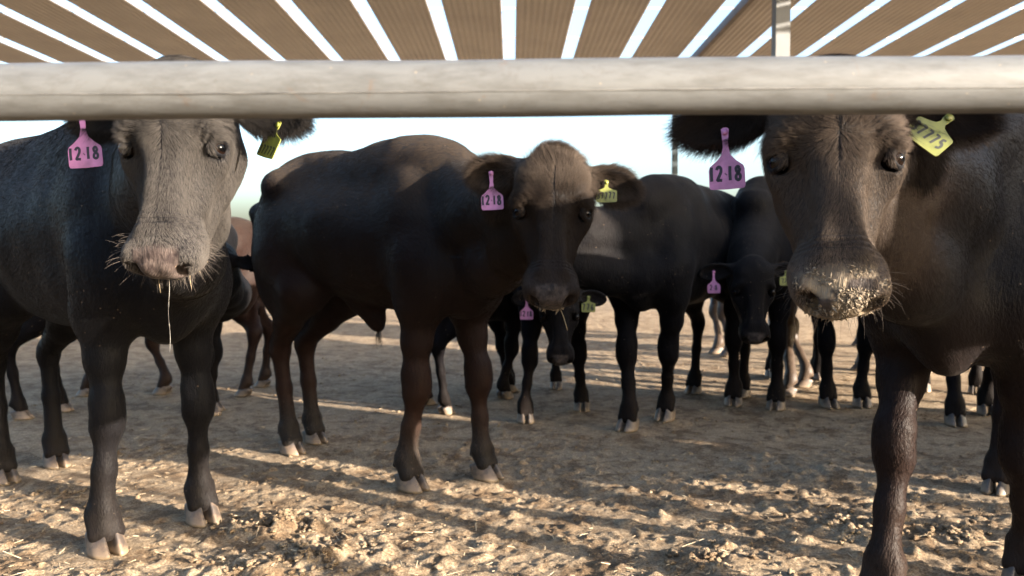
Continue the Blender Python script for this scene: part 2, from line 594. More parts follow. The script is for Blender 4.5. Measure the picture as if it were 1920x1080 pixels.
def add_hair(name, parent, P, D, L, rad, mat, dust=None, curl=0.25, nseg=4, gravity=0.15, seed=1, clump=0.0):
    """P roots, D unit directions, L lengths"""
    rng = np.random.default_rng(seed)
    n = len(P)
    if n == 0: return None
    jit = rng.normal(size=(n, 3)) * curl
    pts = np.zeros((n, nseg, 3))
    cur = P.copy(); d = D.copy()
    pts[:, 0] = P - D * 0.001
    for i in range(1, nseg):
        d = d + jit * 0.45 * (i / nseg) + np.array([0, 0, -gravity]) * (i / nseg)
        d /= np.linalg.norm(d, axis=1)[:, None]
        cur = cur + d * (L / (nseg - 1))[:, None]
        pts[:, i] = cur
    hc = bpy.data.hair_curves.new(name)
    hc.add_curves([nseg] * n)
    hc.attributes['position'].data.foreach_set('vector', pts.astype(np.float32).ravel())
    ra = hc.attributes.get('radius') or hc.attributes.new('radius', 'FLOAT', 'POINT')
    prof = np.linspace(1.0, 0.25, nseg)[None, :] * (np.ones((n, 1)) * rad if np.isscalar(rad) else rad[:, None])
    ra.data.foreach_set('value', prof.astype(np.float32).ravel())
    if dust is not None:
        da = hc.attributes.new('hdust', 'FLOAT', 'CURVE'); da.data.foreach_set('value', dust.astype(np.float32))
    hc.materials.append(mat)
    o = bpy.data.objects.new(name, hc); COL.objects.link(o)
    if parent: o.parent = parent
    return o


class Cow:
    pass


def build_cow(sp):
    """sp: feet (FR, FL, HR, HL world xy), eye (world point between the eyes), face (yaw deg from world -Y, + to camera right), pitch, roll"""
    t0 = time.time()
    rng = np.random.default_rng(sp.get('seed', 1))
    FRw, FLw, HRw, HLw = [np.array(q[:2], float) for q in sp['feet']]
    fc, hc_ = (FRw + FLw) / 2, (HRw + HLw) / 2
    if 'axis' in sp:
        fwd = unit(np.array(sp['axis'], float))
    else:
        fwd = unit(fc - hc_)
    ctr = (fc + hc_) / 2
    s = sp.get('scale', 1.0)
    hd = math.atan2(fwd[1], fwd[0])
    Rw = np.array([[math.cos(hd), -math.sin(hd), 0], [math.sin(hd), math.cos(hd), 0], [0, 0, 1]])   # local->world
    W0 = np.array([ctr[0], ctr[1], 0.0])
    def L(p):
        p = np.array([p[0], p[1], p[2] if len(p) > 2 else 0.0]); return Rw.T @ (p - W0)
    def Ld(v): return Rw.T @ np.asarray(v, float)
    root = empty('cow', (ctr[0], ctr[1], 0), hd)
    tag(root, sp['label'], 'cow', 'black cattle in the feedlot pen')
    # ---- body ----
    S = Shape(); c = S.cap; e = S.ell
    fx = (L(FRw)[0] + L(FLw)[0]) / 2; hx = (L(HRw)[0] + L(HLw)[0]) / 2
    bs = sp.get('length', 1.0) * s          # body length scale
    xf = fx - 0.02; xh = hx + 0.02
    def X(t): return xh + (xf - xh) * t      # t=0 hips, 1 shoulders
    w = sp.get('girth', .86) * s; ln_ = sp.get('lean', .03)
    H = sp.get('tall', 1.0) * s
    e((X(0.80), 0, (.93 + ln_ * .4) * H), (.34 * bs, .255 * w, (.33 - ln_ * .4) * H), .10)
    e((X(0.42), 0, (.94 + ln_ * .6) * H), (.48 * bs, .31 * w, (.30 - ln_ * .5) * H), .10)
    e((X(0.12), 0, (.98 + ln_ * .6) * H), (.34 * bs, .255 * w, (.28 - ln_ * .5) * H), .10)
    c((X(-.12), 0, 1.21 * H), (X(.95), 0, 1.225 * H), .065 * s, .085 * s, .16)
    c((X(.10), 0, 1.215 * H), (X(.78), 0, 1.22 * H), .075 * s, .075 * s, .13)
    e((X(.93), 0, 1.17 * H), (.17 * s, .085 * s, .13 * H), .12)
    c((X(.70), 0, 1.225 * H), (X(1.12), 0, 1.16 * H), .080 * s, .085 * s, .16)
    c((X(.08), -.19 * w, 1.195 * H), (X(.08), .19 * w, 1.195 * H), .05 * s, .05 * s, .11)     # hooks
    for sy in (-1, 1): e((X(.08), sy * .235 * w, 1.185 * H), (.055 * s, .035 * s, .045 * s), .06)
    c((X(-.24), -.10 * w, 1.08 * H), (X(-.24), .10 * w, 1.08 * H), .045 * s, .045 * s, .07)   # pins
    c((X(-.20), 0, 1.20 * H), (X(-.30), 0, 1.12 * H), .045 * s, .035 * s, .06)
    e((X(1.10), 0, (.75 + ln_ * .5) * H), (.14 * s, .11 * w, .16 * H), .12)                              # brisket
    e((X(.55), 0, (.745 + ln_) * H), (.40 * bs, .18 * w, .13 * H), .12)
    for sy in (-1, 1):
        e((X(.98), sy * .17 * w, .92 * H), (.14 * s, .085 * s, .28 * H), .06, rotm(unit((1, 0, .28)), (0, 1, 0), unit((-.28, 0, 1))))
        e((X(1.08), sy * .15 * w, .80 * H), (.10 * s, .09 * s, .12 * H), .09)                # point of shoulder
        e((X(.05), sy * .155 * w, .86 * H), (.20 * s, .115 * s, .27 * H), .08)               # thigh
    # belly line / flank
    if sp.get('sheath'):
        c((X(.48), 0, .68 * H), (X(.56), 0, .61 * H), .045 * s, .028 * s, .09)
        c((X(.56), 0, .61 * H), (X(.575), 0, .585 * H), .024 * s, .014 * s, .04)
    # ---- legs ----
    hoofs = []; s_ = s; s = s * .88
    for i, (P, sy) in enumerate(((FRw, -1), (FLw, 1))):
        f = L(P); f[2] = 0
        kn = sp.get('knees', {}).get(i)
        el_ = V3(X(1.0), sy * .155 * w, .70 * H)
        fet = V3(f[0] - .012 * s, f[1], .125 * s)
        if kn is not None: kne = L(kn)
        else:
            kne = fet + (el_ - fet) * 0.47; kne[0] += .018 * s; kne[2] = .40 * H
        c((X(1.0), sy * .15 * w, .86 * H), el_, .115 * s, .088 * s, .07)
        mid_ = el_ + (kne - el_) * .45 + V3(0, sy * .004, 0)
        c(el_, mid_, .088 * s, .064 * s, .05)
        c(mid_, kne + V3(0, 0, .06 * s), .063 * s, .049 * s, .035)
        c(kne + V3(.003, 0, .045 * s), kne + V3(0.004, 0, -.03 * s), .060 * s, .058 * s, .03)   # carpus
        e(kne + V3(.022 * s, 0, -.0 * s), (.042 * s, .050 * s, .050 * s), .03)
        e(kne + V3(-.030 * s, 0, .02 * s), (.030 * s, .030 * s, .04 * s), .03)
        m2 = kne + (fet - kne) * .55
        c(kne + V3(0, 0, -.05 * s), m2, .043 * s, .0345 * s, .035)
        c(m2, fet + V3(0, 0, .035 * s), .0345 * s, .040 * s, .03)
        c(m2 + V3(-.018 * s, 0, 0), fet + V3(-.018 * s, 0, .02 * s), .022 * s, .030 * s, .02)
        e(fet, (.050 * s, .052 * s, .045 * s), .03)
        c(fet + V3(.0, .020 * s, -.01 * s), V3(f[0] + .016 * s, f[1] + .026 * s, .066 * s), .036 * s, .037 * s, .022)
        c(fet + V3(.0, -.020 * s, -.01 * s), V3(f[0] + .016 * s, f[1] - .026 * s, .066 * s), .036 * s, .037 * s, .022)
        for q in (-1, 1): c(fet + V3(-.044 * s, q * .022 * s, -.012 * s), fet + V3(-.058 * s, q * .026 * s, -.032 * s), .013 * s, .008 * s, .012)
        hoofs.append((f, sy, 0))
    for i, (P, sy) in enumerate(((HRw, -1), (HLw, 1))):
        f = L(P); f[2] = 0
        st = V3(X(.22), sy * .175 * w, .73 * H)
        fet = V3(f[0] - .015 * s, f[1], .125 * s)
        hk = V3(f[0] - .075 * s, f[1] * .9 + st[1] * .1, .47 * H)
        c((X(.05), sy * .155 * w, .88 * H), st, .14 * s, .108 * s, .07)
        mg = st + (hk - st) * .55 + V3(-.01, 0, 0)
        c(st, mg, .108 * s, .062 * s, .05)
        c(mg, hk, .066 * s, .047 * s, .04)
        c(hk + V3(-.022 * s, 0, .035 * s), mg + V3(-.10 * s, 0, .10 * s), .026 * s, .030 * s, .04)   # Achilles
        e(hk + V3(-.028 * s, 0, .02 * s), (.032 * s, .028 * s, .045 * s), .03)
        e(hk + V3(.01 * s, 0, -.01 * s), (.045 * s, .043 * s, .06 * s), .03)
        m2 = hk + (fet - hk) * .5
        c(hk + V3(0, 0, -.03 * s), m2, .045 * s, .034 * s, .03)
        c(m2, fet + V3(0, 0, .03 * s), .034 * s, .038 * s, .03)
        e(fet, (.047 * s, .048 * s, .043 * s), .03)
        for q in (-1, 1):
            c(fet + V3(0, q * .018 * s, -.01 * s), V3(f[0] + .016 * s, f[1] + q * .025 * s, .064 * s), .035 * s, .035 * s, .022)
            c(fet + V3(-.042 * s, q * .020 * s, -.012 * s), fet + V3(-.056 * s, q * .024 * s, -.032 * s), .012 * s, .008 * s, .012)
        hoofs.append((f, sy, 1))
    s = s_
    # tail
    tl = sp.get('tail', V3(0, 0, 0))
    tp = [V3(X(-.27), 0, 1.17 * H), V3(X(-.40) , 0, 1.08 * H), V3(X(-.42), .01, .85 * H) + tl * .4, V3(X(-.40), .0, .60 * H) + tl]
    for a, b2, r0, r1 in ((tp[0], tp[1], .036, .026), (tp[1], tp[2], .026, .018), (tp[2], tp[3], .018, .014)):
        c(a, b2, r0 * s, r1 * s, .03)
    # ---- head frame ----
    yaw = R(sp.get('yaw', 0)); pit = R(sp.get('pitch', 25)); rol = R(sp.get('roll', 0))
    facing = np.array([math.sin(yaw), -math.cos(yaw), 0.0])
    up = np.array([0, 0, 1.0])
    u = unit(facing * math.sin(pit) - up * math.cos(pit)); wv = unit(facing * math.cos(pit) + up * math.sin(pit))
    v = np.cross(up, facing)
    if rol:
        Rr = np.array(Matrix.Rotation(rol, 3, Vector(wv))); u = Rr @ u; v = Rr @ v
    u, v, wv = Ld(u), Ld(v), Ld(wv)
    hs = sp.get('head', 1.0) * s
    E = L(sp['eye']); O = E - .19 * hs * u + .045 * hs * wv
    HM = rotm(u, v, wv)
    def Hp(a, b2, c2): return O + hs * (a * u + b2 * v + c2 * wv)
    def hcap(a, b2, ra, rb, k=.03, sub=False): S.cap(Hp(*a), Hp(*b2), ra * hs, rb * hs, k * hs, sub)
    def hell(a, r, k=.03, rot=None, sub=False):
        rm = HM if rot is None else np.asarray(rot) @ HM
        S.ell(Hp(*a), np.array(r) * hs, k * hs, rm, sub)
    # neck (before head so the head details blend last)
    pb = Hp(.04, 0, -.13); th_ = Hp(.19, 0, -.20); mdn = Hp(.10, 0, -.16)
    nb1 = V3(X(.96), 0, 1.13 * H); nb2 = V3(X(1.05), 0, .98 * H); nb3 = V3(X(1.18), 0, .80 * H)
    def arc(a, b2, ra, rb, k, sag=0.0, n=3):
        for j in range(n):
            t0_, t1_ = j / n, (j + 1) / n
            q0 = a + (b2 - a) * t0_ + V3(0, 0, -sag * math.sin(math.pi * t0_)); q1 = a + (b2 - a) * t1_ + V3(0, 0, -sag * math.sin(math.pi * t1_))
            S.cap(q0, q1, ra + (rb - ra) * t0_, ra + (rb - ra) * t1_, k)
    nk = sp.get('neck', .80)
    arc(nb1, pb, .095 * s * nk, .064 * s * nk, .10, .015)
    arc(nb2, mdn, .165 * s * nk, .092 * s * nk, .10)
    arc(nb3, th_, .125 * s * nk, .058 * s * nk, .10, .03)
    # head
    hell((.100, 0, -.085), (.086, .072, .070), .04)
    hell((.052, 0, -.060), (.042, .056, .040), .04)
    hell((.145, 0, -.060), (.108, .090, .060), .05)
    hcap((.10, -.055, -.045), (.10, .055, -.045), .040, .040, .05)
    for q in (-1, 1):
        hell((.275, q * .088, -.016), (.085, .036, .036), .045, None, True)
        hell((.185, q * .082, -.058), (.050, .034, .038), .035)
        hcap((.155, q * .070, -.020), (.187, q * .098, -.028), .014, .013, .025)          # brow ridge
        hcap((.235, q * .073, -.075), (.315, q * .046, -.080), .024, .018, .05)           # facial crest
        hell((.165, q * .054, -.155), (.100, .034, .085), .032)                           # masseter
        hcap((.17, q * .058, -.215), (.37, q * .024, -.135), .032, .024, .05)              # mandible
    hcap((.16, 0, -.066), (.37, 0, -.056), .066, .038, .04)
    hcap((.20, -.030, -.028), (.37, -.026, -.020), .021, .019, .022)
    hcap((.20, .030, -.028), (.37, .026, -.020), .021, .019, .022)
    hell((.285, 0, -.030), (.10, .034, .024), .02)
    hell((.25, 0, -.115), (.17, .046, .070), .05)
    hell((.400, 0, -.060), (.060, .067, .055), .04)                                      # muzzle
    hell((.430, 0, -.042), (.038, .055, .040), .03)
    for q in (-1, 1):
        hell((.405, q * .040, -.062), (.046, .034, .044), .03)                           # lip sides
        hell((.428, q * .056, -.032), (.026, .019, .026), .018)                          # outer nostril wing
        hell((.450, q * .018, -.034), (.014, .018, .028), .015)
    hell((.408, 0, -.118), (.034, .036, .022), .018)                                     # lower lip
    hell((.385, 0, -.125), (.05, .032, .022), .03)
    S.ell(Hp(.450, 0, -.101), np.array((.040, .060, .0030)) * hs, .006 * hs, HM, True)      # mouth
    for q in (-1, 1):
        nr = unit(V3(.8, q * .35, .45)); na = unit(np.cross(nr, V3(0, q * 0.8, -.55))); nb_ = np.cross(nr, na)
        # comma shaped nostril
        hell((.455, q * .041, -.033), (.030, .0125, .020), .008, np.array([unit((.75, q * .45, .35)), unit((-.4, q * .8, -.25)), unit((-.35, -q * .1, .9))]), True)
        hell((.446, q * .055, -.019), (.024, .0095, .010), .008, np.array([unit((.75, q * .45, .35)), unit((-.4, q * .8, -.25)), unit((-.35, -q * .1, .9))]), True)
    hcap((.462, 0, -.075), (.455, 0, -.035), .003, .002, .008, True)                     # philtrum
    eyes = []
    for q in (-1, 1):
        ax = unit(V3(.08, q * .86, .50))
        ce = V3(.197, q * .0905, -.051)
        eyes.append((Hp(*ce), HM.T @ ax, q))
        axw = HM.T @ ax
        S.ell(Hp(*ce), np.array((.0205,) * 3) * hs, .008 * hs, None, True)
    for q in (-1, 1):
        ax = unit(V3(.08, q * .86, .50)); ce = V3(.197, q * .0905, -.051) + ax * .0080
        t1 = unit(np.cross(ax, V3(1, 0, 0))); t2 = unit(np.cross(t1, ax))
        ring = [ce + t1 * math.sin(a_) * .0190 + t2 * math.cos(a_) * .0130 - ax * .004 * abs(math.sin(a_)) for a_ in np.linspace(0, 2 * math.pi, 13)]
        for j_ in range(12):
            up_ = math.cos((j_ + .5) / 12 * 2 * math.pi) < 0      # upper lid is heavier
            r_ = .0072 if up_ else .0054
            S.post.append(('c', Hp(*ring[j_]), Hp(*ring[j_ + 1]), r_ * hs, r_ * hs, .005 * hs, None))
    # ears
    ears = {}
    for q in (-1, 1):
        spc = sp.get('ears', {}).get('L' if q > 0 else 'R', {})
        out = unit(V3(spc.get('dn', .12), q * 1.0, spc.get('back', -.25)))     # outward in head space
        fr = V3(spc.get('fd', .25), spc.get('fo', 0) * q, 1.0); fr = unit(fr - out * (fr @ out)); wd = np.cross(out, fr)
        rm = np.array([out, wd, fr]); b0 = V3(.070, q * .078, -.095)
        ln = spc.get('len', 1.0)
        c0 = b0 + out * .115 * ln
        hcap(tuple(b0), tuple(b0 + out * .05), .034, .030, .025)
        hell(tuple(c0), (.092 * ln, .050, .022), .02, rm)
        ears[q] = (Hp(*b0), HM.T @ out, HM.T @ fr, HM.T @ wd, ln)
    for q in (-1, 1):
        spc = sp.get('ears', {}).get('L' if q > 0 else 'R', {})
        out = unit(V3(spc.get('dn', .12), q * 1.0, spc.get('back', -.25)))
        fr = V3(spc.get('fd', .25), spc.get('fo', 0) * q, 1.0); fr = unit(fr - out * (fr @ out)); wd = np.cross(out, fr)
        rm = np.array([out, wd, fr]); b0 = V3(.070, q * .078, -.095); ln = spc.get('len', 1.0)
        hell(tuple(b0 + out * .118 * ln + fr * .020), (.082 * ln, .040, .026), .008, rm, True)

    seed = sp.get('seed', 1)
    def disp(P):
        q = (P - O) @ HM.T / hs
        hm = sstep(.75, .45, np.linalg.norm(q - V3(.2, 0, -.08), axis=1))
        d = np.zeros(len(P))
        if hm.max() < 1:
            bm = 1 - hm
            rib = np.sin(P[:, 0] * 48 + P[:, 2] * 12 + vnoise(P * 4, seed + 11) * 2.5) * .0016 * (.5 + .5 * vnoise(P * 3, seed + 12)) * sstep(X(.15), X(.3), P[:, 0]) * sstep(X(.9), X(.75), P[:, 0]) * sstep(.62 * H, .8 * H, P[:, 2])
            nz = vnoise(P * 4.5, seed) * .013 + vnoise(P * 11, seed + 3) * .004
            upm = sstep(.45, .75, P[:, 2])
            d += bm * (nz * (0.3 + 0.7 * upm) + rib)
            # neck folds
            nf = sstep(X(.98), X(1.15), P[:, 0]) * sstep(.7, .9, P[:, 2])
            fold = np.sin(P[:, 0] * 75 + P[:, 2] * 22 + vnoise(P * 6, seed + 9) * 2.5)
            d += bm * nf * .0014 * np.maximum(fold, 0) ** 2
        if hm.max() > 0:
            d += hm * vnoise(q * 16, seed + 5) * .0022
            d += hm * vnoise(q * 38, seed + 6) * .0008
            # wrinkles above the eyes
            for sg in (-1, 1):
                r_ = np.sqrt((q[:, 0] - .205) ** 2 + (q[:, 1] - sg * .115) ** 2)
                mk = sstep(.030, .040, r_) * sstep(.085, .060, r_) * sstep(.20, .17, q[:, 0]) * sstep(-.09, -.05, q[:, 2])
                d += hm * mk * .0015 * np.sin(r_ * 2 * math.pi / .0135)
            mk = sstep(.33, .345, q[:, 0]) * sstep(.385, .36, q[:, 0]) * sstep(-.07, -.03, q[:, 2])
            d += hm * mk * .0012 * np.sin(q[:, 0] * 2 * math.pi / .010)
        return d

    fine = sp.get('fine', .0035); coarse = sp.get('coarse', .011)
    hp = np.array([Hp(a, b2, c2) for a in (-.06, .47) for b2 in (-.12, .12) for c2 in (-.25, .02)])
    ep = np.array([ears[q][0] + ears[q][1] * .22 * hs + k_ * ears[q][3] * .05 * hs for q in (-1, 1) for k_ in (-1, 1)])
    ap = np.concatenate([hp, ep])
    allp = []
    for pr in S.add:
        if pr[0] == 'c': allp += [pr[1] - pr[3], pr[1] + pr[3], pr[2] - pr[4], pr[2] + pr[4]]
        else: allp += [pr[1] - pr[2].max(), pr[1] + pr[2].max()]
    allp = np.array(allp); lo = allp.min(0) - .04; hi = allp.max(0) + .04
    lo[2] = .035
    axs = []
    for a in range(3):
        axs.append(axis_coords(lo[a], hi[a], coarse, [(ap[:, a].min() - .01, ap[:, a].max() + .01)], fine))
    # lids need to be added after the sockets: rebuild as a final union
    S2 = S
    Vt, F = surface_nets(S2, *axs, disp=disp)
    # discard vertices inside nothing; attributes
    q = (Vt - O) @ HM.T / hs
    hm = sstep(.62, .40, np.linalg.norm(q - V3(.2, 0, -.08), axis=1))
    me_o = mesh_obj('body', Vt, F, sp['mat'], root)
    me = me_o.data
    def setattr_(name, a):
        at = me.attributes.new(name, 'FLOAT', 'POINT'); at.data.foreach_set('value', np.clip(a, 0, 1).astype(np.float32))
    qn = q + np.stack([vnoise(q * 60, 2), vnoise(q * 60, 3), vnoise(q * 60, 4)], 1) * .004
    pad = sstep(.415, .430, qn[:, 0] + .25 * (qn[:, 2] + .03)) * sstep(.050, .040, abs(qn[:, 1])) * sstep(-.093, -.085, q[:, 2])
    setattr_('pad', pad)
    deye = np.minimum(*[np.linalg.norm(Vt - ec, axis=1) for ec, _, _ in eyes]) / hs
    setattr_('pink', 0 * deye + pad * sp.get('pinknose', 0.0))
    br = sp.get('brownmap', lambda P, q: np.clip((.75 - P[:, 2]) * 1.2, 0, 1))(Vt, q)
    setattr_('brown', br)
    nrm = np.zeros(len(Vt) * 3, np.float32); me.vertices.foreach_get('normal', nrm); nrm = nrm.reshape(-1, 3)
    top = np.clip(nrm[:, 2], 0, 1) * sstep(.9, 1.15, Vt[:, 2])
    leg = sstep(.35, .10, Vt[:, 2])
    dust = top * .8 + leg * .55 + hm * sp.get('facedust', .35)
    dust = dust * sstep(.020, .034, deye)
    setattr_('dust', dust)
    setattr_('mud', sp.get('mud', 0.0) * sstep(.385, .415, q[:, 0]) * sstep(.075, .055, abs(q[:, 1])) * sstep(-.05, .3, fbm(q * 30, 3, 7)) * hm)
    # hooves
    for f, sy, hind in hoofs:
        hv, hf = join([claw_mesh(1, s * (.95 if not hind else .88)), claw_mesh(-1, s * (.95 if not hind else .88))])
        h = mesh_obj('hoof', hv, hf, M_HOOF, root, loc=(f[0], f[1], 0.001))
        h.rotation_euler = (0, 0, R(rng.uniform(-8, 8)) - sy * R(4))
    # eyes
    if sp.get('eyes', True):
        for ec, axw, q_ in eyes:
            nu, nv = 28, 18; V_, F_ = [], []
            Re = .0183 * hs
            for i in range(nv + 1):
                th2 = math.pi * i / nv
                for j in range(nu):
                    ph = 2 * math.pi * j / nu
                    bulge = 1 + .05 * max(0, math.cos(th2)) ** 6
                    V_.append((Re * math.cos(th2) * bulge, Re * math.sin(th2) * math.cos(ph), Re * math.sin(th2) * math.sin(ph)))
            for i in range(nv):
                for j in range(nu):
                    j2 = (j + 1) % nu
                    F_.append((i * nu + j, i * nu + j2, (i + 1) * nu + j2, (i + 1) * nu + j))
            eo = mesh_obj('eye', V_, F_, M_EYE, root, loc=ec)
            # x outwards, y along the lid line
            yv = unit(np.cross(u, axw)); zv = np.cross(axw, yv)
            m3 = Matrix(((axw[0], yv[0], zv[0]), (axw[1], yv[1], zv[1]), (axw[2], yv[2], zv[2])))
            eo.rotation_euler = m3.to_euler()
    C = Cow(); C.root = root; C.V = Vt; C.F = F; C.N = nrm; C.q = q; C.Hp = Hp; C.HM = HM; C.O = O; C.hs = hs; C.s = s; C.ears = ears; C.eyes = eyes
    C.u, C.v, C.w = u, v, wv; C.L = L; C.Ld = Ld; C.Rw = Rw; C.W0 = W0; C.X = X; C.H = H; C.hoofs = hoofs; C.fwd = fwd; C.pad = pad; C.dust = dust; C.sp = sp; C.body = me_o
    print('cow', sp['label'][:40], len(Vt), 'verts %.1fs' % (time.time() - t0), flush=True)
    return C




def sample_surface(C, n, weight, seed=0):
    """random points on the cow's skin; weight per face (callable on face centres in body and head coordinates)"""
    rng = np.random.default_rng(seed)
    F, Vt = C.F, C.V
    a, b, c, d = Vt[F[:, 0]], Vt[F[:, 1]], Vt[F[:, 2]], Vt[F[:, 3]]
    ar = .5 * (np.linalg.norm(np.cross(b - a, c - a), axis=1) + np.linalg.norm(np.cross(c - a, d - a), axis=1))
    cen = (a + b + c + d) / 4; qc = (cen - C.O) @ C.HM.T / C.hs
    nf = C.N[F].mean(1)
    wgt = ar * np.clip(weight(cen, qc, nf), 0, None)
    if wgt.sum() <= 0: return None
    idx = rng.choice(len(F), n, p=wgt / wgt.sum())
    r1, r2 = rng.random(n)[:, None], rng.random(n)[:, None]
    P = (a[idx] * (1 - r1) + b[idx] * r1) * (1 - r2) + (d[idx] * (1 - r1) + c[idx] * r1) * r2
    N = nf[idx]; N /= np.linalg.norm(N, axis=1)[:, None] + 1e-9
    du = C.dust[F[idx, 0]]
    return P, N, du, (P - C.O) @ C.HM.T / C.hs


def tangent(D, N, lift):
    D = D - N * (D * N).sum(1)[:, None]
    D = D / (np.linalg.norm(D, axis=1)[:, None] + 1e-6)
    D = D + N * (lift if np.isscalar(lift) else lift[:, None])
    return D / np.linalg.norm(D, axis=1)[:, None]


def cam_facing(C, cen, nf):
    """1 where the skin can be seen from around the photograph's place"""
    wp = cen @ C.Rw.T + C.W0; wn_ = nf @ C.Rw.T
    to = np.array([0, 0, CAM_H]) - wp; to /= np.linalg.norm(to, axis=1)[:, None]
    return ((wn_ * to).sum(1) > -0.45).astype(float)


def fur(C, mat, n_body=0, n_head=0, n_ear=0, n_poll=0, seed=0, hair_r=.00023):
    hs, s = C.hs, C.s
    rng = np.random.default_rng(seed + 11)
    ear_mask = lambda q: sstep(.095, .125, abs(q[:, 1])) * sstep(.17, .14, q[:, 0]) 
    def cat(lst): return [np.concatenate(x) for x in zip(*lst)]
    out = []
    if n_body:
        r_ = sample_surface(C, n_body, lambda c_, q, nf: cam_facing(C, c_, nf) * sstep(.10, .16, c_[:, 2]) * (1 - sstep(.42, .32, np.linalg.norm(q - V3(.2, 0, -.08), axis=1))), seed)
        P, N, du, q = r_
        D = np.tile(V3(-1, 0, -.55), (len(P), 1)); lg = sstep(.65, .5, P[:, 2])[:, None]
        D = D * (1 - lg) + V3(-.15, 0, -1) * lg
        D += np.stack([vnoise(P * 7, 4), vnoise(P * 7, 5), vnoise(P * 7, 6)], 1) * .35
        D = tangent(D, N, .05 + .05 * rng.random(len(P)))
        Ln = (.006 + .005 * rng.random(len(P))) * (1 + .9 * sstep(1.1, 1.25, P[:, 2]) + 1.0 * sstep(.22, .12, P[:, 2])) * s
        out.append((P, D, Ln, np.full(len(P), hair_r * 1.15), du * C.sp.get('bodydust', .5) * (.7 + .3 * rng.random(len(P)))))
    if n_head:
        r_ = sample_surface(C, n_head, lambda c_, q, nf: cam_facing(C, c_, nf) * sstep(.42, .36, np.linalg.norm(q - V3(.2, 0, -.08), axis=1)) * (1 - ear_mask(q)) *
                            (1 - sstep(.41, .43, q[:, 0] + .25 * (q[:, 2] + .03)) * sstep(.052, .044, abs(q[:, 1])) * sstep(-.10, -.085, q[:, 2])) *
                            (1 - sstep(.024, .021, np.minimum(np.linalg.norm(q - V3(.197, .0905, -.051), axis=1), np.linalg.norm(q - V3(.197, -.0905, -.051), axis=1)))), seed + 1)
        P, N, du, q = r_
        # whorl between the eyes: hair runs up above it and down below it
        Dh = np.zeros_like(q); k_ = np.clip((q[:, 0] - .175) / .06, -1, 1)
        Dh[:, 0] = k_ + .001; Dh[:, 1] = q[:, 1] * 6 * (1 - abs(k_)) + np.sign(q[:, 1]) * .25; Dh[:, 2] = -sstep(.02, -.1, q[:, 2]) * .8
        Dh += np.stack([vnoise(q * 28, 4), vnoise(q * 28, 5), vnoise(q * 28, 6)], 1) * .5
        D = Dh @ C.HM
        fore = sstep(.24, .15, q[:, 0]) * sstep(-.13, -.07, q[:, 2])
        D = tangent(D, N, .09 + .25 * fore * rng.random(len(P)))
        Ln = (.007 + .005 * rng.random(len(P)) + .012 * fore - .003 * sstep(.33, .40, q[:, 0])) * hs
        out.append((P, D, Ln, np.full(len(P), hair_r * .95), (C.sp.get('facedust', .35) * (1.0 + .6 * sstep(.36, .40, q[:, 0])) + (C.sp.get('polldust', 0) * .6) * sstep(.17, .10, q[:, 0])) * (.7 + .3 * rng.random(len(P)))))
    if n_poll:
        r_ = sample_surface(C, n_poll, lambda c_, q, nf: sstep(.10, .0, q[:, 0]) * sstep(.085, .05, abs(q[:, 1])) * sstep(-.14, -.09, q[:, 2]), seed + 2)
        P, N, du, q = r_
        Dh = np.tile(V3(-1, 0, .25), (len(P), 1)); Dh[:, 1] += q[:, 1] * 7; Dh += np.stack([vnoise(q * 22, 14), vnoise(q * 22, 15), vnoise(q * 22, 16)], 1) * .9
        D = tangent(Dh @ C.HM, N, .35)
        Ln = (.012 + C.sp.get('tuft', .012) * rng.random(len(P))) * hs
        out.append((P, D, Ln, np.full(len(P), hair_r), C.sp.get('polldust', .3) * rng.random(len(P))))
    if n_ear:
        r_ = sample_surface(C, n_ear, lambda c_, q, nf: ear_mask(q) * (q[:, 2] > -.30), seed + 3)
        P, N, du, q = r_
        D = np.zeros_like(P)
        for sd_ in (-1, 1):
            b0, out_, fr, wd, ln = C.ears[sd_]
            m_ = (q[:, 1] * sd_) > 0
            rel = P[m_] - b0
            a_ = (rel @ out_) / hs; t_ = (rel @ wd) / hs
            D[m_] = out_[None] * (.55 + 1.5 * sstep(.14, .2, a_))[:, None] + wd[None] * (t_ / .045 * 1.0)[:, None] + V3(0, 0, -.25)
        D += np.stack([vnoise(P * 40, 24), vnoise(P * 40, 25), vnoise(P * 40, 26)], 1) * .45
        D = tangent(D, N, .30 + .25 * rng.random(len(P)))
        Ln = (.016 + .022 * rng.random(len(P)) ** 1.5) * hs
        out.append((P, D, Ln, np.full(len(P), hair_r), C.sp.get('eardust', .16) * rng.random(len(P)) ** 1.2))
    P, D, Ln, rd, du = cat(out)
    add_hair('coat', C.root, P, D, Ln, rd, mat, du, curl=.14, nseg=4, gravity=.12, seed=seed)


def whiskers(C, mat, n=70, length=.03, rad=.0006, seed=5, light=0.0):
    r_ = sample_surface(C, n, lambda c_, q, nf: (np.linalg.norm(q - V3(.2, 0, -.08), axis=1) < .30) * sstep(.36, .40, q[:, 0]) * (sstep(-.06, -.09, q[:, 2]) + sstep(.05, .062, abs(q[:, 1])) * .8), seed)
    P, N, du, q = r_
    rng = np.random.default_rng(seed)
    D = N + (V3(.25, 0, 0) @ C.HM)[None] + rng.normal(size=P.shape) * .25
    D /= np.linalg.norm(D, axis=1)[:, None]
    add_hair('whiskers', C.root, P, D, length * (.45 + rng.random(n)) * C.hs, rad * (1 + .0 * P[:, 0]), mat, np.full(n, light), curl=.15, nseg=5, gravity=.25, seed=seed)


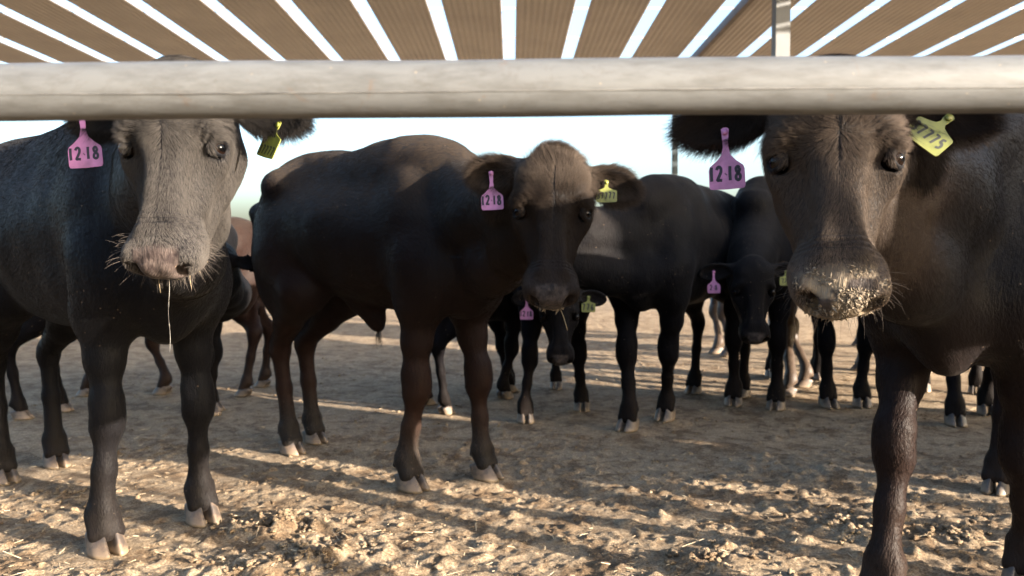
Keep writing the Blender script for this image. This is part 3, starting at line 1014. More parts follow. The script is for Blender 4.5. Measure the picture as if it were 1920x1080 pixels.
def crumbs(C, n, wfun, mat=None, size=.0032, seed=3, name='feed_crumbs', elong=2.0):
    """grains, chaff and dried mud stuck to the muzzle: one mesh of many tiny irregular chips"""
    r_ = sample_surface(C, n, lambda c_, q, nf: wfun(c_, q, nf) * (np.linalg.norm(q - V3(.2, 0, -.08), axis=1) < .30), seed)
    P, N, du, q = r_
    rng = np.random.default_rng(seed)
    base = np.array([(1, 0, 0), (-1, 0, 0), (0, 1, 0), (0, -1, 0), (0, 0, 1), (0, 0, -1)], float)
    fb = np.array([(0, 2, 4), (2, 1, 4), (1, 3, 4), (3, 0, 4), (2, 0, 5), (1, 2, 5), (3, 1, 5), (0, 3, 5)])
    Vs, Fs = [], []
    for i in range(len(P)):
        A = rng.normal(size=(3, 3)); Q, _ = np.linalg.qr(A)
        sz = size * (.4 + 1.8 * rng.random() ** 4) * np.array([elong * (.6 + rng.random()), .8, .55]) * C.hs
        v = (base * (1 + .35 * rng.normal(size=(6, 1)))) * sz @ Q
        Vs.append(v + P[i] + N[i] * size * .35); Fs.append(fb + 6 * i)
    o = mesh_obj(name, np.concatenate(Vs), np.concatenate(Fs), mat or M_CRUMB, C.root, smooth=False)
    o['kind'] = 'stuff'
    return o


BLACK = (0.010, 0.009, 0.010); BROWN = (0.050, 0.024, 0.012)
M_COAT_A = coat_material('coat_black', (0.0035, 0.0035, 0.0042), (0.008, 0.0055, 0.0045), .12, .35, .13)
M_COAT_B = coat_material('coat_dark_brown', (0.0035, 0.0032, 0.0035), (0.021, 0.0095, 0.006), .25, 1.0, .16)
M_COAT_C = coat_material('coat_brown_black', (0.0035, 0.0032, 0.0038), (0.018, 0.0085, 0.0052), .15, .6, .14)
M_COAT_D = coat_material('coat_far_black', (0.0028, 0.0028, 0.0034), (0.007, 0.004, 0.003), .12, .4, .08)
M_COAT_T = coat_material('coat_tan', (0.018, 0.011, 0.007), (0.05, 0.031, 0.019), .2, .8)
M_HAIR_A = hair_material('hair_black', (0.0035, 0.0033, 0.0036), (0.008, 0.0068, 0.006))
M_HAIR_B = hair_material('hair_brown', (0.004, 0.0032, 0.003), (0.015, 0.009, 0.006), .5, (0.110, 0.084, 0.064))
M_HAIR_C = hair_material('hair_warm', (0.0038, 0.003, 0.003), (0.011, 0.007, 0.0055), .5, (0.105, 0.080, 0.062))
M_WHISK = hair_material('whisker_hair', (0.015, 0.01, 0.008), (0.05, 0.035, 0.025))

G = ground_at


def gp(px, py, dy=0.0):
    p = G(px, py); return (p[0], p[1] + dy)


def brownB(P, q):
    return np.clip((1.05 - P[:, 2]) * 1.1, 0, 1) * sstep(.12, .3, P[:, 2])


def brownC(P, q):
    hm = sstep(.5, .35, np.linalg.norm(q - V3(.2, 0, -.08), axis=1))
    side = sstep(-.05, -.12, q[:, 2]) * hm
    return np.clip(side * .9 + (1 - hm) * sstep(.9, .5, P[:, 2]) * .7, 0, 1)


COWS = {}
COWS['A'] = dict(label='black cow at the left with a sunlit face and straw in its whiskers',
    feet=[G(197, 1032), G(378, 975), gp(5, 902), gp(105, 872)], eye=world_at(322, 270, 1.62), yaw=1, pitch=11, bodydust=.03, head=.985, tall=1.03, ears=dict(L=dict(len=.88, dn=.2), R=dict(len=.9, dn=.2)), roll=0, mat=M_COAT_A, seed=3,
    scale=1.0, fine=.0036, coarse=.010, facedust=.42, pinknose=.05)
COWS['B'] = dict(label='dark brown steer in the middle standing side-on with its head turned to the camera',
    feet=[G(768, 915), G(908, 895), gp(545, 848), gp(588, 828)], eye=world_at(1036, 394, 2.38), yaw=2, pitch=12, head=1.05, neck=.72, tall=1.02, eardust=.5, tuft=.045, ears=dict(R=dict(len=.84, dn=-.02), L=dict(len=.95, dn=.16)), roll=-2, mat=M_COAT_B, seed=8,
    scale=1.0, lean=.095, polldust=.8, bodydust=.7, fine=.0036, coarse=.010, sheath=True, brownmap=brownB, facedust=.12)
COWS['C'] = dict(label='large dark cow at the right with crumbs of feed caked over its nose',
    feet=[(0.955, 2.02), (1.40, 2.14), (1.86, 3.02), (2.20, 2.80)], eye=world_at(1567, 292, 1.43), yaw=-15, pitch=15, head=1.04, roll=0, mat=M_COAT_C, seed=5,
    scale=1.0, lean=.0, mud=1.0, bodydust=.06, fine=.0034, coarse=.010, brownmap=brownC, facedust=.55)
COWS['D'] = dict(label='black calf behind the middle steer with its head lowered under the steer\'s muzzle',
    feet=[G(985, 790), G(1090, 768), (-.02, 5.35), (.30, 5.40)], eye=world_at(1050, 592, 3.85), yaw=0, pitch=8, mat=M_COAT_D, seed=11, scale=.86, fine=.007, coarse=.018)
COWS['E'] = dict(label='dark cow behind the middle steer\'s head, its body filling the gap to its right',
    feet=[G(1178, 805), G(1248, 786), (1.20, 5.22), (1.48, 5.08)], eye=(.02, 3.95, .98), yaw=-85, pitch=30, mat=M_COAT_D, seed=12, scale=1.0, fine=.010, coarse=.018, tall=.99)
COWS['F'] = dict(label='black cow in the background facing the camera with its head held low',
    feet=[G(1375, 758), G(1455, 766), (1.95, 5.95), (2.25, 5.85)], eye=world_at(1414, 545, 4.15), yaw=-6, pitch=8, mat=M_COAT_D, seed=13, scale=1.0, fine=.007, coarse=.018, tall=1.03)
COWS['F2'] = dict(label='dark cow behind the right cow\'s muzzle with one foreleg showing below it',
    feet=[G(1552, 762), (2.10, 4.75), (1.95, 5.85), (2.25, 5.8)], eye=(2.05, 4.1, .98), yaw=-15, pitch=20, mat=M_COAT_D, seed=14, scale=.98, fine=.014, coarse=.018)
COWS['F3'] = dict(label='dark cow behind the right cow\'s chest with pale hooves at the right edge',
    feet=[G(1790, 795), G(1850, 775), (2.75, 5.3), (3.05, 5.2)], eye=(2.55, 3.75, 1.02), yaw=-30, pitch=20, mat=M_COAT_D, seed=15, scale=.98, fine=.014, coarse=.018)
COWS['G'] = dict(label='brown-backed cow behind the left cow with sun along its spine',
    feet=[gp(308, 738), gp(165, 742), gp(460, 742), gp(495, 725)], eye=(-3.35, 5.3, .85), yaw=-80, pitch=30, mat=M_COAT_B, seed=16, brownmap=lambda P, q: np.full(len(P), .55), scale=.86, fine=.014, coarse=.018, axis=(-1, .05))
COWS['G2'] = dict(label='black cow right behind the left cow showing only legs and tail',
    feet=[gp(390, 778), (-1.75, 4.62), gp(38, 785), (-2.62, 4.60)], eye=(-1.42, 3.72, .80), yaw=-10, pitch=18, mat=M_COAT_D, seed=17, scale=.86, fine=.014, coarse=.018, axis=(1, .05))
COWS['D2'] = dict(label='dark cow hidden behind the middle steer with one leg showing under its chest',
    feet=[(-.05, 5.0), (-.02, 5.25), gp(835, 776), (-.52, 4.8)], eye=(-.02, 6.0, .9), yaw=150, pitch=30, mat=M_COAT_D, seed=18, scale=.82, fine=.014, coarse=.018)
COWS['H1'] = dict(label='tan cow far behind the right cow\'s muzzle with pale lower legs',
    feet=[G(1508, 725), G(1478, 742), (2.75, 6.25), (2.9, 5.95)], eye=(1.6, 6.6, .95), yaw=-40, pitch=20, mat=M_COAT_T, seed=19, scale=.95, fine=.016, coarse=.02, axis=(-1, .1))
COWS['H2'] = dict(label='pale-legged cow far behind between the right cow\'s front legs',
    feet=[G(1735, 700), (3.6, 6.4), (4.6, 6.3), (4.6, 6.6)], eye=(3.0, 6.5, .95), yaw=-40, pitch=20, mat=M_COAT_T, seed=20, scale=.95, fine=.016, coarse=.02, axis=(-1, .05))
COWS['H3'] = dict(label='distant tan cow seen low between the background cows\' legs',
    feet=[G(1345, 662), G(1365, 668), (3.5, 8.0), (3.6, 7.8)], eye=(2.0, 7.7, .95), yaw=-40, pitch=20, mat=M_COAT_T, seed=21, scale=.95, fine=.016, coarse=.02, axis=(-1, .05))

COWS['P'] = dict(label='dark cow standing along the rail past the right edge of the view',  # extra cow outside the view, added to shade the right cow
    feet=[(4.48, 1.30), (4.52, 1.62), (3.32, 1.32), (3.26, 1.64)], eye=(5.15, 1.40, 1.0), yaw=90, pitch=25, tall=1.1, mat=M_COAT_D, seed=31, scale=1.0, fine=.02, coarse=.022)
BUILT = {}
for k, spx in COWS.items():
    BUILT[k] = build_cow(spx)

def copy_cow(src, loc, rz, label):
    r = src.root.copy(); COL.objects.link(r); r.location = loc; r.rotation_euler = (0, 0, rz); r['label'] = label
    for ch in src.root.children:
        c_ = ch.copy(); COL.objects.link(c_); c_.parent = r
    return r


if 'P' in BUILT:
    bp = BUILT['P'].root
    for (x, y, a, lab) in ((3.40, 3.80, 1.1, 'added unseen cow beyond the one at the rail, shading the background cattle'),):  # copy added outside the view to keep sun off the background cows
        copy_cow(BUILT['P'], (x, y, 0), a, lab)

def N_(x): return x
if 'A' in BUILT:
    C = BUILT['A']
    fur(C, M_HAIR_A, N_(120000), N_(120000), N_(36000), N_(7000), seed=21)
    whiskers(C, M_WHISK, 300, .027, .00032, 5, .5)
    crumbs(C, 260, lambda c_, q, nf: sstep(.40, .42, q[:, 0]) * sstep(-.075, -.095, q[:, 2]) * sstep(.06, .04, abs(q[:, 1])), M_STRAW, .0021, 3, elong=2.8)
if 'B' in BUILT:
    C = BUILT['B']
    fur(C, M_HAIR_B, N_(150000), N_(100000), N_(34000), N_(12000), seed=22)
    whiskers(C, M_WHISK, 90, .025, .0003, 6, .35)
    crumbs(C, 450, lambda c_, q, nf: sstep(.425, .44, q[:, 0]) * sstep(-.05, -.065, q[:, 2]) * sstep(.045, .03, abs(q[:, 1])), M_CRUMB, .0032, 4)
if 'C' in BUILT:
    C = BUILT['C']
    fur(C, M_HAIR_C, N_(100000), N_(130000), N_(36000), N_(7000), seed=23)
    whiskers(C, M_WHISK, 160, .032, .0003, 7, .3)
    crumbs(C, 3600, lambda c_, q, nf: sstep(.390, .42, q[:, 0]) * sstep(.075, .055, abs(q[:, 1])) * sstep(-.1, .5, vnoise(q * 45, 3)) * sstep(-.10, -.07, q[:, 2]), M_CRUMB, .0015, 5, elong=1.6)
    crumbs(C, 220, lambda c_, q, nf: sstep(.395, .41, q[:, 0]) * sstep(-.095, -.105, q[:, 2]) * sstep(.06, .05, abs(q[:, 1])), M_STRAW, .0034, 6)


# tags
def tag_for(C, side, along, face_yaw, hang_w, mat, text, ink, s=1.0, front=.012, dwn=0.0, **kw):
    b0, out_, fr, wd, ln = C.ears[side]
    att = b0 + out_ * along * C.hs + fr * front * C.hs + C.Ld((0, 0, -dwn))
    fy = R(face_yaw); face = C.Ld((math.sin(fy), -math.cos(fy), kw.pop('face_up', 0.0)))
    return make_tag(C.root, att, C.Ld(hang_w), face, s, mat, text, ink, **kw)


# side -1 = cow's right ear = left in the picture when it faces the camera
if 'A' in BUILT:
    tag_for(BUILT['A'], -1, .155, 8, (.12, -.1, -1), M_PINK, '12.18', M_INK, char_h=.026)
    tag_for(BUILT['A'], 1, .12, -42, (-.42, -.1, -1), M_YELLOW, '37777', M_INKG, small_text='286', char_h=.019, neck=.02, h=.056, s=.95, dwn=.028)
if 'B' in BUILT:
    tag_for(BUILT['B'], -1, .10, 0, (.05, -.1, -1), M_PINK, '12.18', M_INK, char_h=.028)
    tag_for(BUILT['B'], 1, .085, 0, (.0, -.1, -1), M_YELLOW, '37777', M_INKG, char_h=.020, neck=.018, h=.046, w=.070, s=.92)
if 'C' in BUILT:
    tag_for(BUILT['C'], -1, .108, -15, (.03, -.1, -1), M_PINK, '12.18', M_INK, char_h=.028, dwn=.026)
    tag_for(BUILT['C'], 1, .118, -30, (-.75, -.2, -.6), M_YELLOW, '37775', M_INKG, char_h=.020, neck=.02, h=.05, s=1.12, dwn=.014)
if 'D' in BUILT:
    tag_for(BUILT['D'], -1, .11, 0, (0, -.1, -1), M_PINK, '12.18', M_INK, char_h=.026, s=.95)
    tag_for(BUILT['D'], 1, .09, 0, (.0, -.1, -1), M_YELLOW, '776', M_INKG, char_h=.03, neck=.02, h=.05)
if 'F' in BUILT:
    tag_for(BUILT['F'], -1, .12, 0, (0, -.1, -1), M_PINK, '2.8', M_INK, char_h=.026)
    tag_for(BUILT['F'], 1, .10, 0, (.0, -.1, -1), M_YELLOW, '776', M_INKG, char_h=.022, neck=.02, h=.05)
if 'A' in BUILT:
    C = BUILT['A']
    p0 = C.Hp(.452, -.012, -.098)
    v, f = tube([p0 + V3(0, 0, -z_) + C.Ld((.0015 * math.sin(z_ * 60), 0, 0)) for z_ in np.linspace(0, .16, 24)], [.00045 - .0002 * t_ + (.0011 if i_ in (9, 15) else 0) for i_, t_ in enumerate(np.linspace(0, 1, 24))], 6)
    mesh_obj('drool', v, f, M_FLY, C.root)
    for (hv_, ln_) in ((-.030, .045), (.034, .038)):
        p0 = C.Hp(.446, hv_, -.090)
        v, f = tube([p0 + V3(0, 0, -ln_ * t_) + C.Ld((.004 * t_ * t_, 0, 0)) for t_ in np.linspace(0, 1, 6)], [.0008, .0011, .0009, .0008, .0006, .0003], 6)
        mesh_obj('straw', v, f, M_STRAW, C.root)
if 'B' in BUILT:
    C = BUILT['B']
    p0 = C.Hp(.458, .022, -.070)
    v, f = tube([p0 + C.Ld((.028 * t_, -.012, -.075 * t_ + .01 * math.sin(t_ * 3))) for t_ in np.linspace(0, 1, 9)], .0013, 6)
    mesh_obj('straw', v, f, M_STRAW, C.root)
    # hair tuft of the sheath
    n_ = 60; rgx = np.random.default_rng(3)
    b0 = V3(C.X(.575), 0, .575 * C.H)
    add_hair('sheath_tuft', C.root, b0 + rgx.normal(size=(n_, 3)) * .005, np.tile(V3(0, 0, -1), (n_, 1)) + rgx.normal(size=(n_, 3)) * .12, .05 + .05 * rgx.random(n_), .0005, M_HAIR_B, seed=2)
print('cows done %.1f' % (time.time() - T0), flush=True)

# ------------------------------------------------------------------ ground
if True:
    def axis(near0, near1, step, far):
        a = list(np.arange(near0, near1, step))
        s_ = step
        x = near1
        while x < far: a.append(x); s_ *= 1.07; x += s_
        a.append(far)
        s_ = step; x = near0 - step; pre = []
        while x > -far: pre.append(x); s_ *= 1.10; x -= s_
        pre.append(-far)
        return np.array(pre[::-1] + a)
    gx = axis(-2.0, 2.2, .008, 1500.0)
    gy = axis(2.1, 3.7, .008, 1500.0)
    GX, GY = np.meshgrid(gx, gy, indexing='ij')
    P2 = np.stack([GX, GY, np.zeros_like(GX)], -1)
    r_ = np.sqrt(GX ** 2 + (GY - 3) ** 2)
    amp = np.clip(1 - r_ / 40, 0, 1)
    rough = sstep(-.25, .45, fbm(P2 * 1.3, 3, 5))                # where the ground is churned up
    z = fbm(P2 * .7, 3, 1) * .012 + fbm(P2 * 5.0, 3, 2) * .003 * (.4 + rough)
    cl = 1 - abs(fbm(P2 * 17.0, 3, 3))
    z += (cl ** 2) * .002 * rough + fbm(P2 * 30.0, 3, 4) * .0022 * (.4 + rough)
    # scattered clods splatted on the fine part of the grid
    rg = np.random.default_rng(4)
    ix0, ix1 = np.searchsorted(gx, -2.6), np.searchsorted(gx, 2.8); iy0, iy1 = np.searchsorted(gy, 2.0), np.searchsorted(gy, 3.9)
    for k_ in range(14000):
        cx, cy = rg.uniform(-2.0, 2.2), rg.uniform(2.1, 4.2)
        rr = rg.choice([.010, .015, .022, .034], p=[.5, .3, .16, .04]) * rg.uniform(.8, 1.3)
        if fbm(np.array([[cx, cy, 0]]) * 1.3, 2, 5)[0] < -.35 and rg.random() < .8: continue
        i0, i1 = np.searchsorted(gx, cx - rr), np.searchsorted(gx, cx + rr); j0, j1 = np.searchsorted(gy, cy - rr), np.searchsorted(gy, cy + rr)
        if i1 - i0 < 2 or j1 - j0 < 2: continue
        sx_, sy_ = GX[i0:i1, j0:j1], GY[i0:i1, j0:j1]
        a = rg.uniform(0, 3.14); ex = rg.uniform(.55, 1)
        dx = (sx_ - cx) * math.cos(a) + (sy_ - cy) * math.sin(a); dy = (-(sx_ - cx) * math.sin(a) + (sy_ - cy) * math.cos(a)) / ex
        d2 = np.clip(1 - (dx * dx + dy * dy) / rr ** 2, 0, 1)
        z[i0:i1, j0:j1] = z[i0:i1, j0:j1] + d2 * rr * rg.uniform(.08, .32)
    HEAPS = [(G(530, 985), .15, .030, 160), (G(600, 1040), .13, .022, 110), (G(1600, 985), .16, .018, 90), (G(1780, 1000), .13, .016, 60), (G(1330, 1045), .11, .014, 60), (G(470, 1062), .12, .020, 70), (G(120, 925), .18, .016, 60), (G(700, 1010), .12, .010, 40)]
    for hp_, hr, hh, _n in HEAPS:
        d2 = ((GX - hp_[0]) / 1.4) ** 2 + (GY - hp_[1]) ** 2
        z += np.exp(-d2 / (hr * .75) ** 2) * hh * (1 + .8 * fbm(P2 * 26, 2, 8))
    z = z * amp - .012
    # hooves rest on the ground
    for C in BUILT.values():
        for f, sy, hind in C.hoofs:
            wp = C.Rw @ f + C.W0
            d = np.sqrt((GX - wp[0]) ** 2 + (GY - wp[1]) ** 2)
            m = sstep(.16, .075, d)
            z = z * (1 - m) + (-.002) * m
    GZ = z
    vv = np.stack([GX, GY, z], -1).reshape(-1, 3)
    nx, ny = GX.shape
    ii, jj = np.meshgrid(np.arange(nx - 1), np.arange(ny - 1), indexing='ij')
    a = (ii * ny + jj).ravel()
    ff = np.stack([a, a + ny, a + ny + 1, a + 1], 1)
    M_GND, nt, b = new_mat('dry_feedlot_dirt')
    tc = texco(nt); oc = tc.outputs['Object']
    n1 = noise(nt, 1.6, 5, .6, oc); n2 = noise(nt, 22, 6, .7, oc); n3 = noise(nt, 130, 4, .7, oc); n4 = noise(nt, 420, 3, .7, oc)
    r1 = ramp(nt, [(.33, (.135, .097, .062)), (.50, (.248, .182, .116)), (.68, (.375, .29, .19))]); nt.links.new(n2.outputs[0], r1.inputs[0])
    r2 = ramp(nt, [(.35, (.20, .152, .102)), (.62, (.34, .268, .184))]); nt.links.new(n1.outputs[0], r2.inputs[0])
    c = mix(nt, r1.outputs[0], r2.outputs[0], .40)
    r3 = ramp(nt, [(.38, (.5, .46, .42)), (.58, (1, 1, 1)), (.72, (1.35, 1.3, 1.2))]); nt.links.new(n3.outputs[0], r3.inputs[0])
    c = mix(nt, c, r3.outputs[0], 1.0, 'MULTIPLY')
    n5 = noise(nt, 6.5, 6, .72, oc, .8); r5 = ramp(nt, [(.42, (.42, .34, .27)), (.53, (1, 1, 1))]); nt.links.new(n5.outputs[0], r5.inputs[0])
    c = mix(nt, c, r5.outputs[0], .75, 'MULTIPLY')
    nt.links.new(c, b.inputs['Base Color']); b.inputs['Roughness'].default_value = .92; b.inputs['Specular IOR Level'].default_value = .2
    h = mth(nt, 'ADD', mth(nt, 'MULTIPLY', n3.outputs[0], .7), mth(nt, 'MULTIPLY', n4.outputs[0], .35))
    h = mth(nt, 'ADD', h, mth(nt, 'MULTIPLY', n2.outputs[0], 1.2))
    nt.links.new(bump(nt, h, .9, .014), b.inputs['Normal'])
    g = mesh_obj('ground', vv, ff, M_GND, None)
    g['kind'] = 'structure'

    def gz(x, y):
        i = min(max(np.searchsorted(gx, x), 0), nx - 1); j = min(max(np.searchsorted(gy, y), 0), ny - 1)
        return GZ[i, j]

    # loose clods of dried manure: one mass
    ico = None
    import bmesh
    bm = bmesh.new(); bmesh.ops.create_icosphere(bm, subdivisions=2, radius=1.0)
    iv = np.array([v.co[:] for v in bm.verts]); ifc = np.array([[v.index for v in f.verts] for f in bm.faces]); bm.free()
    bm = bmesh.new(); bmesh.ops.create_icosphere(bm, subdivisions=1, radius=1.0)
    iv1 = np.array([v.co[:] for v in bm.verts]); ifc1 = np.array([[v.index for v in f.verts] for f in bm.faces]); bm.free()
    Vs, Fs, off = [], [], 0
    heaps = [(a_, b_, n_) for a_, b_, _h, n_ in HEAPS]
    spots = []
    for (hp_, hr, hn) in heaps:
        for k_ in range(hn):
            rr = abs(rg.normal()) * hr * .7; a = rg.uniform(0, 6.28)
            spots.append((hp_[0] + rr * math.cos(a) * 1.5, hp_[1] + rr * math.sin(a), rg.uniform(.003, .012), .004 * rg.random()))
    for k_ in range(16000):
        x, y = rg.uniform(-2.9, 3.0), 2.0 + rg.random() ** 1.3 * 5.0
        if vnoise(np.array([[x, y, 0]]) * 2.2, 9)[0] < rg.uniform(-.7, .5): continue
        spots.append((x, y, rg.uniform(.0015, .005) if rg.random() < .95 else rg.uniform(.005, .010), 0))
    for (x, y, sz, up_) in spots:
        bv, bf = (iv, ifc) if sz > .008 else (iv1, ifc1)
        nrm_ = vnoise(bv * 1.7 + rg.uniform(0, 50), 3)[:, None] * .6 + vnoise(bv * 3.7 + rg.uniform(0, 50), 4)[:, None] * .45
        sc3 = np.array([rg.uniform(.8, 1.5), rg.uniform(.7, 1.1), rg.uniform(.45, .8)])
        a = rg.uniform(0, 6.28); ca, sa = math.cos(a), math.sin(a)
        v_ = bv * (1 + nrm_) * sc3 * sz
        v_ = np.stack([v_[:, 0] * ca - v_[:, 1] * sa, v_[:, 0] * sa + v_[:, 1] * ca, v_[:, 2]], 1)
        Vs.append(v_ + V3(x, y, gz(x, y) + sz * .25 + up_)); Fs.append(bf + off); off += len(bv)
    M_CLOD = simple_mat('manure_clods', (.17, .125, .082), .92, var=.45, scale=40, bstr=.6, bdist=.004)
    o = mesh_obj('dirt_clods', np.concatenate(Vs), np.concatenate(Fs), M_GND, None)
    tag(o, 'dry crumbly manure clods scattered over the pen floor', 'manure clods', None, 'stuff')

    # short bits of straw and chaff
    Vs, Fs, off = [], [], 0
    for k_ in range(6500):
        x, y = rg.uniform(-2.9, 3.0), 2.0 + rg.random() ** 1.4 * 5.0
        if vnoise(np.array([[x, y, 0]]) * 1.7, 19)[0] < rg.uniform(-.8, .6): continue
        L_ = rg.uniform(.006, .030) if rg.random() < .95 else rg.uniform(.04, .09); a = rg.uniform(0, 6.28); wd_ = rg.uniform(.0006, .0016)
        dx, dy = math.cos(a) * L_ / 2, math.sin(a) * L_ / 2; nx_, ny_ = -math.sin(a) * wd_, math.cos(a) * wd_
        z0 = gz(x, y) + .004 + rg.uniform(0, .004); t_ = rg.uniform(-.2, .2) * L_
        v_ = [(x - dx + nx_, y - dy + ny_, z0 - t_), (x - dx - nx_, y - dy - ny_, z0 - t_), (x + dx - nx_, y + dy - ny_, z0 + t_), (x + dx + nx_, y + dy + ny_, z0 + t_),
              (x - dx, y - dy, z0 - t_ + wd_ * 1.2), (x + dx, y + dy, z0 + t_ + wd_ * 1.2)]
        Vs.append(np.array(v_)); Fs.append(np.array([(0, 1, 2), (0, 2, 3), (0, 4, 5), (0, 5, 3), (1, 4, 5), (1, 5, 2)]) + off); off += 6
    M_CHAFF = simple_mat('chaff', (.27, .21, .135), .8, var=.45, scale=30)
    o = mesh_obj('straw_bits', np.concatenate(Vs), np.concatenate(Fs), M_CHAFF, None, smooth=False)
    tag(o, 'short bits of dry straw and chaff strewn over the pen floor', 'straw', None, 'stuff')

# ------------------------------------------------------------------ rail fence in front of the lens
M_RAIL, nt, b = new_mat('worn_galvanised_pipe')
tc = texco(nt); oc = tc.outputs['Object']
n1 = noise(nt, 2.2, 6, .65, mapping(nt, oc, (.30, 1, 1))); n2 = noise(nt, 60, 5, .7, mapping(nt, oc, (.25, 1, 1))); n3 = noise(nt, 14, 5, .7, oc, 1.0); n4 = noise(nt, 7, 6, .7, mapping(nt, oc, (.5, 1, 1)), 2.5)
r1 = ramp(nt, [(.35, (.056, .058, .060)), (.65, (.086, .088, .088))]); nt.links.new(n1.outputs[0], r1.inputs[0])
r2 = ramp(nt, [(.32, (.55, .53, .50)), (.56, (1, 1, 1))]); nt.links.new(n2.outputs[0], r2.inputs[0])
c = mix(nt, r1.outputs[0], r2.outputs[0], .8, 'MULTIPLY')
rs = ramp(nt, [(.64, (0, 0, 0)), (.72, (1, 1, 1))]); nt.links.new(n3.outputs[0], rs.inputs[0])
c = mix(nt, c, (.075, .045, .028), mth(nt, 'MULTIPLY', rs.outputs[0], .5))
ra_ = ramp(nt, [(.485, (0, 0, 0)), (.50, (1, 1, 1)), (.515, (0, 0, 0))]); nt.links.new(n4.outputs[0], ra_.inputs[0])
c = mix(nt, c, (.05, .045, .04), mth(nt, 'MULTIPLY', ra_.outputs[0], .35))
vs = nt.nodes.new('ShaderNodeTexVoronoi'); vs.inputs['Scale'].default_value = 55; nt.links.new(oc, vs.inputs['Vector'])
c = mix(nt, c, (.17, .14, .10), mth(nt, 'MULTIPLY', mth(nt, 'LESS_THAN', vs.outputs['Distance'], .07), .6))
nt.links.new(c, b.inputs['Base Color']); b.inputs['Roughness'].default_value = .62; b.inputs['Metallic'].default_value = .0
b.inputs['Specular IOR Level'].default_value = .3
nt.links.new(bump(nt, n2.outputs[0], .3, .002), b.inputs['Normal'])


def rail_mesh(x0, x1, y0, y1, z0, z1, r, n=80, seg=40, seed=0):
    pts = []
    for i in range(n + 1):
        t = i / n
        pts.append((x0 + (x1 - x0) * t, y0 + (y1 - y0) * t, z0 + (z1 - z0) * t + .0006 * math.sin(i * .7 + seed)))
    return tube(pts, [r * (1 + .006 * math.sin(i * 1.3)) for i in range(n + 1)], seg)


fence = empty('pipe_fence', (0, .86, 0))
tag(fence, 'worn galvanised pipe rail fence crossing right in front of the cattle', 'fence')
YR = .86
pL = world_at(0, 173, YR); pR = world_at(1920, 157.5, YR); sl = (pR[2] - pL[2]) / (pR[0] - pL[0])
zc = (pL[2] + pR[2]) / 2
v, f = rail_mesh(-2.6, 2.14, 0, 0, zc - 2.6 * sl, zc + 2.14 * sl, .0302)
rail = mesh_obj('top_rail', v, f, M_RAIL, fence)
sa = R(-17)
v, f = tube([(x_, -.0298 * math.cos(sa), zc + x_ * sl + .0302 * math.sin(sa) + .0003 * math.sin(x_ * 9)) for x_ in np.linspace(-2.6, 2.13, 90)], .0011, 8)
mesh_obj('weld_seam', v, f, simple_mat('weld_seam_steel', (.06, .058, .055), .6, var=.5, scale=30), rail)
for xx in (-1.9, 2.05):
    v, f = tube([(xx, .0, -.1), (xx, .0, zc + xx * sl - .022)], .036, 24)
    mesh_obj('post', v, f, M_RAIL, fence)

# made-up bin on legs, added out of view to shade the front cows
fb_ = empty('added_shade_bin', (2.36, .66, 0))
tag(fb_, 'unseen galvanised bin on four legs, added past the rail end to cast shade', 'added shade bin')
M_BIN = simple_mat('galvanised_sheet', (.22, .22, .21), .5, metal=.5, var=.2, scale=9)
bx_, by_ = .20, .17
bv_ = [(-bx_, -by_, 2.15), (bx_, -by_, 2.15), (bx_, by_, 2.15), (-bx_, by_, 2.15), (-bx_, -by_, 1.62), (bx_, -by_, 1.62), (bx_, by_, 1.62), (-bx_, by_, 1.62),
       (-.07, -.07, 1.46), (.07, -.07, 1.46), (.07, .07, 1.46), (-.07, .07, 1.46), (0, 0, 2.26)]
bf_ = [(4, 5, 1, 0), (5, 6, 2, 1), (6, 7, 3, 2), (7, 4, 0, 3), (8, 9, 5, 4), (9, 10, 6, 5), (10, 11, 7, 6), (11, 8, 4, 7), (11, 10, 9, 8), (0, 1, 12), (1, 2, 12), (2, 3, 12), (3, 0, 12)]
mesh_obj('bin', bv_, bf_, M_BIN, fb_, smooth=False)
for lx_ in (-1, 1):
    for ly_ in (-1, 1):
        v, f = tube([(lx_ * (bx_ + .012), ly_ * (by_ + .012), -.1), (lx_ * (bx_ + .012), ly_ * (by_ + .012), 1.75)], .012, 8)
        mesh_obj('leg', v, f, M_BIN, fb_)

# unseen sheeted panel, added behind the bin to shade the right cow's neck
wp0, wp1 = np.array([2.64, .56]), np.array([2.84, 1.88])
wb_ = empty('added_shade_panel', (wp0[0], wp0[1], 0))
tag(wb_, 'short unseen sheeted panel on two posts, added past the rail end to cast shade', 'added shade panel')
V_, F_ = [], []
for i_ in range(61):
    t_ = i_ / 60; q_ = (wp1 - wp0) * t_ + np.array([.95, -.3]) * .012 * math.sin(t_ * 60)
    V_ += [(q_[0], q_[1], 1.04), (q_[0], q_[1], 1.62), (q_[0] + .003, q_[1], 1.04), (q_[0] + .003, q_[1], 1.62)]
    if i_: F_ += [(4 * i_ - 4, 4 * i_, 4 * i_ + 1, 4 * i_ - 3), (4 * i_ - 2, 4 * i_ - 1, 4 * i_ + 3, 4 * i_ + 2)]
mesh_obj('sheet', V_, F_, M_BIN, wb_)
for t_ in (0, 1):
    q_ = (wp1 - wp0) * t_ + np.array([.05, 0])
    v, f = tube([(q_[0], q_[1], -.1), (q_[0], q_[1], 1.68)], .025, 12)
    mesh_obj('post', v, f, M_BIN, wb_)

